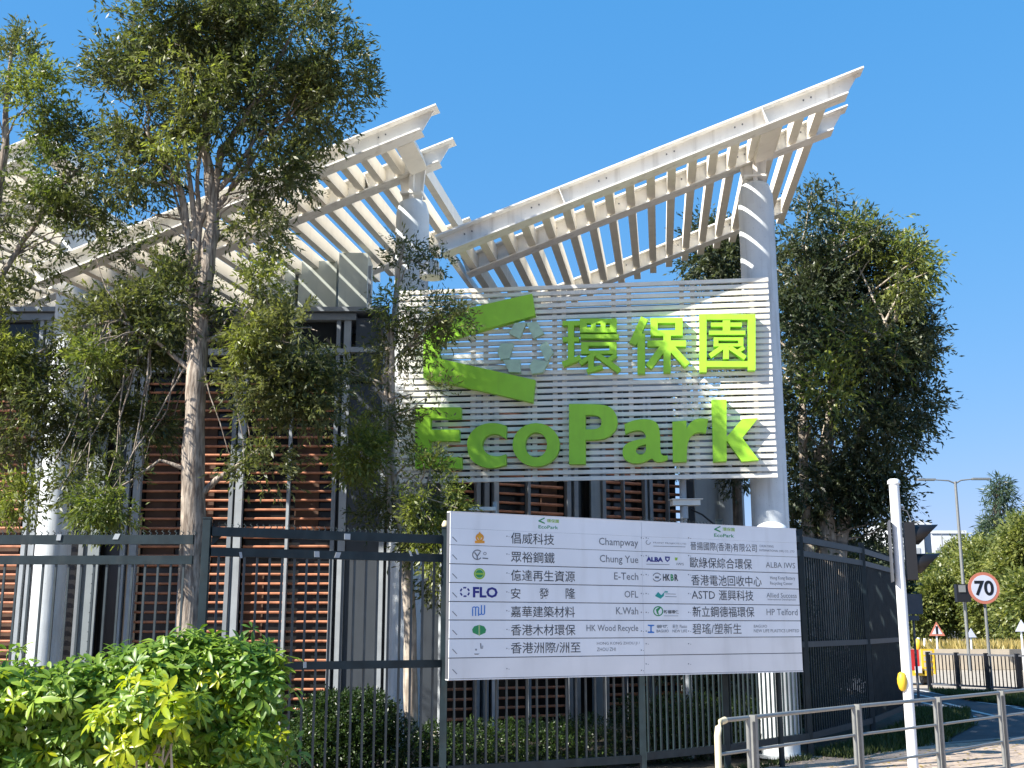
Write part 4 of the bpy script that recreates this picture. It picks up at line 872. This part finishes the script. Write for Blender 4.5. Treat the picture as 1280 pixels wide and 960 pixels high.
tree('paperbark_tree', 'tall pale barked tree behind the fence, its crown reaching the top of the frame', T1, 18500, tp1, extra=(T1x, 1500), ll=.078, lw=.30, clump=.50, per=13, tl=.26, fr=2.0, tk=4, tr=.013)
Y3 = 13.4
T3 = [blob(20, 80, 32, 45, Y3, .4), blob(15, 135, 35, 30, Y3, .4, .7), blob(85, 180, 45, 35, Y3, .5), blob(105, 235, 50, 50, Y3, .5), blob(60, 255, 50, 35, Y3, .5, .8), blob(30, 320, 55, 45, Y3, .5, .45), blob(25, 400, 60, 50, Y3, .5, .9), blob(50, 460, 60, 40, Y3, .5, 1.3), blob(10, 480, 50, 60, Y3, .5), blob(40, 540, 60, 35, Y3, .5, .9), blob(-60, 300, 80, 200, Y3, .8, .5), blob(20, 625, 25, 35, Y3, .3, .5), blob(105, 300, 40, 40, Y3, .5, .7)]
T3x = [blob(45, 125, 35, 45, Y3 - .3, .3, .6), blob(65, 215, 50, 40, Y3 - .4, .3, .4), blob(5, 440, 22, 45, Y3 - .3, .3, .8), blob(25, 625, 22, 25, Y3 - .3, .3)]
tp3 = [([p1(-40, 960, Y3), p1(-38, 700, Y3), p1(-30, 450, Y3), p1(-10, 300, Y3), p1(5, 180, Y3), p1(15, 60, Y3)], .13, .02), ([p1(-20, 380, Y3), p1(30, 300, Y3), p1(80, 230, Y3), p1(110, 200, Y3)], .04, .01), ([p1(-33, 520, Y3), p1(20, 460, Y3), p1(80, 420, Y3)], .04, .01), ([p1(-36, 600, Y3), p1(10, 560, Y3), p1(60, 540, Y3)], .03, .01)]
tree('paperbark_tree', 'tall tree cut off by the left edge of the frame, thin branches over the louvres', T3, 7400, tp3, extra=(T3x, 1100), ll=.075, lw=.3, clump=.60, fr=2.0, per=13, tl=.26, tk=3, tr=.013)
Y2 = 13.7
T2 = [blob(505, 330, 20, 38, Y2, .25), blob(500, 385, 30, 40, Y2, .3, .7), blob(545, 395, 28, 22, Y2 - .2, .25, .8), blob(530, 425, 25, 25, Y2, .3, .6), blob(495, 440, 32, 40, Y2, .3, .5), blob(535, 490, 28, 32, Y2 - .1, .25, .7), blob(460, 500, 30, 35, Y2, .3, .6), blob(420, 475, 25, 30, Y2, .3, .8), blob(490, 530, 30, 40, Y2, .3, .7), blob(450, 560, 32, 45, Y2, .3), blob(545, 330, 15, 18, Y2, .2, .6), blob(525, 605, 32, 38, Y2 - .2, .3), blob(530, 650, 42, 45, Y2 - .2, .3), blob(545, 710, 26, 38, Y2 - .1, .3), blob(500, 640, 22, 35, Y2, .3, .7), blob(470, 640, 20, 25, Y2, .3, .5), blob(570, 405, 15, 18, Y2 - .2, .2, .7)]
T2x = [blob(534, 600, 30, 28, Y2 - .6, .2, .9), blob(545, 640, 34, 36, Y2 - .6, .2, 1), blob(555, 690, 22, 25, Y2 - .5, .2, .8), blob(448, 560, 28, 38, Y2 - .4, .2, 1.2), blob(500, 380, 25, 30, Y2 - .3, .2, .3)]
tp2 = [([p1(514, 965, Y2), p1(514, 860, Y2), p1(511, 740, Y2), p1(503, 660, Y2), p1(490, 580, Y2), p1(490, 500, Y2), p1(490, 420, Y2), p1(497, 340, Y2), p1(505, 300, Y2)], .085, .018), ([p1(492, 520, Y2), p1(470, 480, Y2), p1(430, 450, Y2)], .02, .006), ([p1(505, 660, Y2), p1(530, 620, Y2), p1(545, 560, Y2)], .025, .006), ([p1(492, 450, Y2), p1(520, 420, Y2), p1(550, 395, Y2)], .018, .006), ([p1(488, 640, Y2), p1(484, 560, Y2), p1(482, 480, Y2), p1(486, 400, Y2)], .04, .012)]
tree('young_tree', 'slim young tree with a narrow crown overlapping the left end of the slatted sign', T2, 4600, tp2, extra=(T2x, 2200), ll=.068, lw=.3, clump=.5, fr=2.0, bark='barkpale', tl=.22)
Y4 = 21.5
T4 = [blob(885, 314, 30, 37.6, Y4 + 1, .8), blob(920, 329, 35, 42.3, Y4 + 1, .8), blob(1010, 294, 40, 37.6, Y4, 1.0), blob(1060, 329, 60, 51.7, Y4, 1.3), blob(1111, 349, 38.7, 42.3, Y4, 1.2), blob(1010, 389, 50, 75.2, Y4, 1.4), blob(1070, 423, 90, 70.5, Y4 - .2, 1.5), blob(1116, 433, 41.3, 56.4, Y4, 1.1), blob(1136, 503, 29.2, 35.7, Y4, 1.0), blob(1035, 523, 75, 65.8, Y4, 1.5), blob(1096, 548, 47.3, 42.3, Y4, 1.2), blob(1010, 603, 45, 42.3, Y4 + .3, 1.2), blob(1070, 608, 45, 37.6, Y4, 1.1), blob(1101, 628, 25.8, 32.9, Y4, .8), blob(1091, 658, 30.1, 20.7, Y4, .8), blob(1141, 403, 21.5, 37.6, Y4, .6, .5), blob(1025, 254, 30, 16.9, Y4, .5, .5), blob(905, 503, 60, 122.2, Y4 + 1.5, 1.0, .7), blob(1000, 663, 40, 23.5, Y4 + .6, .8)]
T4x = [blob(1130, 335, 40, 40, Y4 - 1.1, .5, .8), blob(1085, 290, 50, 25, Y4 - .9, .5, .5), blob(1040, 480, 30, 40, Y4 - 1.6, .5, .5), blob(1080, 440, 60, 60, Y4 - 1.7, .4, .15)]
tp4 = [([p1(1035, 880, Y4), p1(1035, 700, Y4), p1(1030, 600, Y4), p1(1040, 480, Y4), p1(1060, 360, Y4)], .22, .04), ([p1(1052, 860, Y4), p1(1050, 700, Y4), p1(1060, 600, Y4), p1(1090, 500, Y4), p1(1120, 420, Y4)], .17, .03), ([p1(1012, 860, Y4), p1(1012, 700, Y4), p1(1005, 600, Y4), p1(1000, 450, Y4), p1(1010, 320, Y4)], .15, .03), ([p1(1024, 850, Y4 + .5), p1(1022, 700, Y4 + .5), p1(1020, 560, Y4)], .12, .04), ([p1(1060, 470, Y4), p1(1090, 430, Y4 - 1), p1(1130, 390, Y4 - .8)], .06, .02)]
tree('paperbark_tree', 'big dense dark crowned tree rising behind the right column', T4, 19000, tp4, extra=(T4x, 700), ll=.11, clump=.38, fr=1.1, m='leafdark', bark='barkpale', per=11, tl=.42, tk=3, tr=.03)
# thin shaggy trunk beside the right column
c = atY(934, 940, 16.4); t = thing('slim_tree', 'thin shaggy dark trunk standing just left of the big right column', 'tree', (c.x, c.y, 0))
q = MB(); limb(q, [c.xy.to_3d(), Vector((c.x, c.y, 2)), Vector((c.x + .02, c.y, 4.3))], .09, .07, 12, .012); q.build('trunk', M['barkdark'], t)
link('crown', foliage([(Vector((c.x - .05, c.y, 3.9)), .22, .2, .5, 1)], 260, .07, .3, 7, .12, .4, 0, 1, M['barkdark'] if False else M['leafdark']), t)
# background trees
bgt = [(1175, 745, 55, 50, 75, 'farleaf', 'mid green bushy tree behind the far warning triangle', 1.0), (1240, 745, 42, 70, 72, 'farleaf', 'rounded yellow green tree behind the speed sign', 1.0), (1285, 722, 42, 76, 66, 'farleaf', 'large yellow green tree cut off by the right edge of the frame', 1.0),
       (1205, 720, 35, 42, 90, 'farleaf', 'far green tree behind the foot of the tall lamp post', 1.0), (1150, 770, 26, 28, 80, 'farleaf', 'small green tree just right of the signal pole', 1.0), (1300, 770, 40, 40, 60, 'farleaf', 'low bush by the right edge, behind the dry grass', 1.0)]
for px, py, rx, ry, Y, m, lab, k in bgt:
    bs = [blob(px, py, rx * .8, ry * .8, Y, 3)] + [blob(px + random.uniform(-.7, .7) * rx, py + random.uniform(-.8, .6) * ry, rx * .4, ry * .36, Y - random.uniform(0, 2), 1.4) for _ in range(11)]
    b0 = atY(px, 800, Y); b0.z = 0
    tree('roadside_tree', lab, bs, 9000, [([b0, b0 + Z * 2, Vector((b0.x, b0.y, atY(px, py, Y).z))], .18, .06)], ll=.24, lw=.5, m=m, bark='barkdark', per=8, tl=.9, droop=.15, clump=.38, fr=.45, tk=1, tr=.05, cat='tree', shell=.4)
Yc = 85; bs = []
for i in range(15):
    y_ = 600 + i * 7.5; h = 4 + i * 1.7
    for s_ in (-1, 1): bs.append(blob(1251 + s_ * h * .6 + (i - 7) * .3, y_ + 3 + random.uniform(-2, 2), h * .6, 3.2, Yc, .8, 1.4))
b0 = atY(1253, 800, Yc); b0.z = 0
tree('casuarina_tree', 'tall wispy blue green conifer like tree rising above the trees near the right edge', bs, 1500, [([b0, b0 + Z * 6, atY(1246, 598, Yc)], .25, .03)], ll=.5, lw=.18, m='farleafblue', bark='barkdark', per=8, tl=.9, droop=.5, clump=.3, fr=.5, tk=2, tr=.05)

# ================================================================ shrubs in front of the fence
def palmate(m, s=.15, n=7):
    q = MB()
    for k in range(n):
        a = 2 * math.pi * k / n + random.uniform(-.3, .3); dr = random.uniform(-.55, .55); L0 = s * random.uniform(.65, 1.15); w_ = L0 * .165
        d_ = Vector((math.cos(a), math.sin(a), -dr)).normalized(); sd = Vector((-math.sin(a), math.cos(a), 0)); up = sd.cross(d_)
        if up.z < 0: up = -up
        o = d_ * .012
        f = [(0, 0), (.25, .6), (.55, 1), (.8, .75), (1, 0)]
        mid = [o + d_ * (L0 * t) - Z * (t * t * L0 * .22) for t, _ in f]
        lft = [mid[i] + sd * (w_ * f[i][1]) + up * (w_ * .32 * f[i][1]) for i in (1, 2, 3)]; rgt = [mid[i] - sd * (w_ * f[i][1]) + up * (w_ * .32 * f[i][1]) for i in (1, 2, 3)]
        vs = mid + lft + rgt
        q.add(vs, [(0, 1, 5), (1, 2, 6, 5), (2, 3, 7, 6), (3, 4, 7), (0, 8, 1), (1, 8, 9, 2), (2, 9, 10, 3), (3, 10, 4)], True)
    q.tube([(0, 0, 0), (random.uniform(-.03, .03), random.uniform(-.03, .03), -.11)], [.004, .003], 4)
    me = q.mesh('leaf', m); at = me.attributes.new('tint', 'FLOAT', 'FACE'); at.data.foreach_set('value', [random.random() * .25 + tv for _ in me.polygons]); return me
LV = []; LY = []
for k in range(9): tv = k / 9 * .8; LV.append(palmate(M['schef'], .115 + .012 * (k % 3), 6 + k % 3))
for k in range(4): tv = k / 4 * .8; LY.append(palmate(M['schefyellow'], .125, 7))
def shrub(label, cx, top, rx, Y, blobs, nparts, nfill, yellow=False, ybox=None):
    b0 = atY(cx, top, Y); base = Vector((b0.x, Y, 0)); t = thing('umbrella_plant', label, 'shrub', tuple(base), 'umbrella plants before the fence')
    bl_ = [blob(*b_[:4], Y + (b_[4] if len(b_) > 4 else 0), .35) for b_ in blobs]; ws = np.array([b_[1] * b_[3] for b_ in bl_]); ws /= ws.sum()
    cands_ = []
    for _ in range(nparts + nfill):
        b_ = bl_[RNG.choice(len(bl_), p=ws)]; d_ = Vector(RNG.normal(size=3)).normalized()
        if d_.y > .35: d_.y *= -1
        if d_.z < -.3 and random.random() < .5: d_.z *= -1
        rr_ = random.random() ** .42 * random.uniform(.8, 1.18) * (random.uniform(1, 1.28) if d_.z > .3 and random.random() < .35 else 1); p = b_[0] + Vector((d_.x * b_[1], d_.y * b_[2], d_.z * b_[3])) * rr_
        cands_.append((p, d_, rr_))
    cands_.sort(key=lambda c_: c_[0].y - c_[2] * .3)
    big = MB(); tints = []
    for i, (p, d_, rr_) in enumerate(cands_):
        src = random.choice(LY if random.random() < (.66 if yellow else .07) else LV)
        tilt = (d_ * .7 + Vector((0, -.25, .6)) + Vector((random.uniform(-.7, .7), random.uniform(-.6, .6), random.uniform(-.2, .3)))).normalized()
        rot = tilt.to_track_quat('Z', 'Y').to_matrix().to_4x4() @ Matrix.Rotation(random.uniform(0, 6.28), 4, 'Z') @ Matrix.Scale(random.uniform(.6, 1.2), 4)
        if i < nparts:
            o = link('leaf', src, t); o.location = p; o.rotation_euler = rot.to_euler(); s_ = rot.to_scale()[0]; o.scale = (s_, s_, s_)
        else:
            n0 = len(big.v); big.v += [tuple(p + rot.to_3x3() @ v_.co) for v_ in src.vertices]; big.f += [tuple(j + n0 for j in pl.vertices) for pl in src.polygons]; big.sm += [True] * len(src.polygons)
            tints += [tv_.value for tv_ in src.attributes['tint'].data]
    me = bpy.data.meshes.new('leaves'); me.from_pydata(big.v, [], big.f); me.polygons.foreach_set('use_smooth', big.sm); me.materials.append(M['schef'])
    at = me.attributes.new('tint', 'FLOAT', 'FACE'); at.data.foreach_set('value', tints); me.update(); o = link('leaves', me, t); o['kind'] = 'stuff'
    q = MB()
    for _ in range(10):
        b_ = random.choice(bl_); e = b_[0] + Vector((random.uniform(-.6, .6) * b_[1], 0, 0)); s_ = base + Vector((random.uniform(-.3, .3), random.uniform(-.1, .1), 0))
        q.tube([s_, s_.lerp(e, .5) + Vector((random.uniform(-.05, .05), 0, .05)), e], [.014, .011, .006], 6)
    q.build('stems', M['barkpale'], t)['kind'] = 'stuff'
YS = 9.0
shrub('light green umbrella plant at the left edge, before the left fence', 40, 830, 100, YS, [(30, 880, 60, 45), (-30, 890, 60, 60), (85, 870, 45, 38), (20, 960, 90, 60, .1), (100, 930, 40, 50, .1)], 200, 900)
shrub('light green umbrella plant between its neighbours, with pale upper leaves', 160, 810, 100, YS + .15, [(150, 865, 55, 42), (120, 905, 50, 45), (200, 850, 42, 40), (165, 950, 70, 55)], 200, 900)
shrub('tallest umbrella plant, deep green, beside the dark fence post', 270, 795, 90, YS + .25, [(285, 838, 60, 40), (240, 830, 45, 38), (320, 865, 40, 45), (260, 880, 65, 50), (300, 935, 62, 50), (225, 900, 45, 50)], 210, 1000)
shrub('small yellow leaved umbrella plant in the middle of the green ones', 200, 890, 40, YS - .42, [(190, 880, 48, 34), (150, 905, 36, 28), (228, 890, 34, 30), (180, 930, 42, 26)], 90, 60, yellow=True)
# hedges behind the fence
def hedge(label, blobs, n, cat='hedge', name='hedge', ll=.035):
    b0 = blobs[0][0]; t = thing(name, label, cat, (b0.x, b0.y, 0))
    link('foliage', foliage(blobs, n, ll, .5, 8, .06, .1, 0, 1, M['hedge'], 'foliage', shell=.25, tintvar=.5), t)
    q = MB()
    for b_ in blobs[:6]:
        for _ in range(3): s_ = Vector((b_[0].x + random.uniform(-.5, .5) * b_[1], b_[0].y, 0)); q.tube([s_, s_ + Vector((random.uniform(-.1, .1), 0, b_[0].z))], [.02, .01], 6)
    q.build('stems', M['barkdark'], t)['kind'] = 'stuff'
hedge('rounded clipped green bush behind the dark fence beside the thin trunk', [blob(432, 912, 64, 42, 13.4, .5), blob(410, 905, 42, 36, 13.4, .45), blob(455, 905, 42, 38, 13.4, .45)], 5200, 'bush', 'clipped_bush')
hb_ = [(FA(x) + Vector((-.447, .894, 0)) * 1.7 + Z * .27, .32, .3, .30, 1) for x in np.arange(-4.6, 1.8, .35)]
hedge('long low clipped hedge running behind the fence and below the board', hb_, 9500)
hb_ = [(Vector((x, 14.9 + (x - 1.6) * .55, .38)), .3, .3, .40, 1) for x in np.arange(1.5, 3.1, .3)]
hedge('short taller hedge piece behind the fence left of the white column', hb_, 4200)
grass('grass', scatter_quad((-6, 11.0), (-3, 10.9), (1.5, 13.2), (-6, 14.5), 6000), 0, .10, M['grass'], 'patchy grass on the bed behind the dark fence', -.02)
grass('grass', scatter_quad((2.4, 13.75), (3.75, 15.2), (3.85, 15.1), (2.5, 13.6), 500), 0, .10, M['grass'], 'weeds along the pavement edge under the fence beside the column', 0)

# undergrowth behind the curving fence
for k, (i, t0, t1, h, lab) in enumerate(((2, -.0, 1, 1.15, 'dark unclipped undergrowth behind the curving fence, nearest the white column'), (3, .0, 1, 1.25, 'dark undergrowth behind the far stretch of the curving fence'))):
    p, q_ = fenceB[i], fenceB[i + 1]; d_ = (q_ - p).normalized(); nn = Vector((-d_.y, d_.x, 0)); L_ = (q_ - p).length; bs = []
    for x in np.arange(.2, L_ + .5, .6):
        bs.append((p + d_ * float(x) + nn * random.uniform(1.0, 1.5) + Z * h * .5, .5, .45, h * .55, 1)); bs.append((p + d_ * float(x) + nn * random.uniform(1.5, 2.2) + Z * (h + .5), .55, .5, .7, 1))
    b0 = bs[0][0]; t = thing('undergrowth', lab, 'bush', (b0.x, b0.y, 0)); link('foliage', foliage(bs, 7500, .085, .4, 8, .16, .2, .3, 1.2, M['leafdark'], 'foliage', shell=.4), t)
# scraps of tape and cable ties left on the fence rails
for px, py, w_ in ((395, 693, .05), (421, 694, .05), (433, 671, .06), (512, 692, .02), (520, 690, .02), (380, 831, .03), (75, 672, .04), (147, 671, .05), (300, 694, .025)):
    Yb = 12.14 if px > 262 else 10.75
    r_ = ray(px, py)
    if px > 262: t_ = 12.14 / (r_.y - .5 * r_.x)
    else: t_ = 10.77 / r_.y
    c = Vector((0, 0, EYE)) + r_ * t_; n_ = Vector((.447, -.894, 0)) if px > 262 else Vector((0, -1, 0)); a_ = Vector((.894, .447, 0)) if px > 262 else Vector((1, 0, 0))
    q = MB(); q.box(c + n_ * .029, a_ * w_ / 2, n_ * .003, (Z + a_ * random.uniform(-.5, .5)).normalized() * .028); q.build('tape_scrap', M['pale_frame'], f2 if px > 262 else f1)
# fallen leaves on the pavement
n_ = 260; P_ = scatter_quad((2.5, 12.6), (9, 16.5), (8, 18.2), (3.9, 15.3), n_); P3 = np.c_[P_[:, 0], P_[:, 1], np.full(n_, .018)]
D_ = unit(np.c_[RNG.normal(size=(n_, 2)), np.zeros(n_)]); N_ = unit(RNG.normal(size=(n_, 3)) * .25 + np.array([0, 0, 1.]))
tag(link('fallen_leaves', quads_mesh('fallen_leaves', P3, D_, N_, np.full(n_, .07), np.full(n_, .03), RNG.random(n_), M['drygrass'])), 'scattered dry leaves on the pavement by the railing', 'leaf litter', kind='stuff')

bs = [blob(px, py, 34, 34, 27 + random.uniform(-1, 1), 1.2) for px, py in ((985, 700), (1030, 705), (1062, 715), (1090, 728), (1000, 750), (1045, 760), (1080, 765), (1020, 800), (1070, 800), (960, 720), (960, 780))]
b0 = bs[0][0]; t = thing('dense_shrub', 'tall dense dark shrub filling the gap under the big tree, behind the curving fence', 'shrub', (b0.x, b0.y, 0)); link('foliage', foliage(bs, 9000, .16, .45, 8, .3, .2, .1, 1.0, M['leafdark'], 'foliage', shell=.4), t)
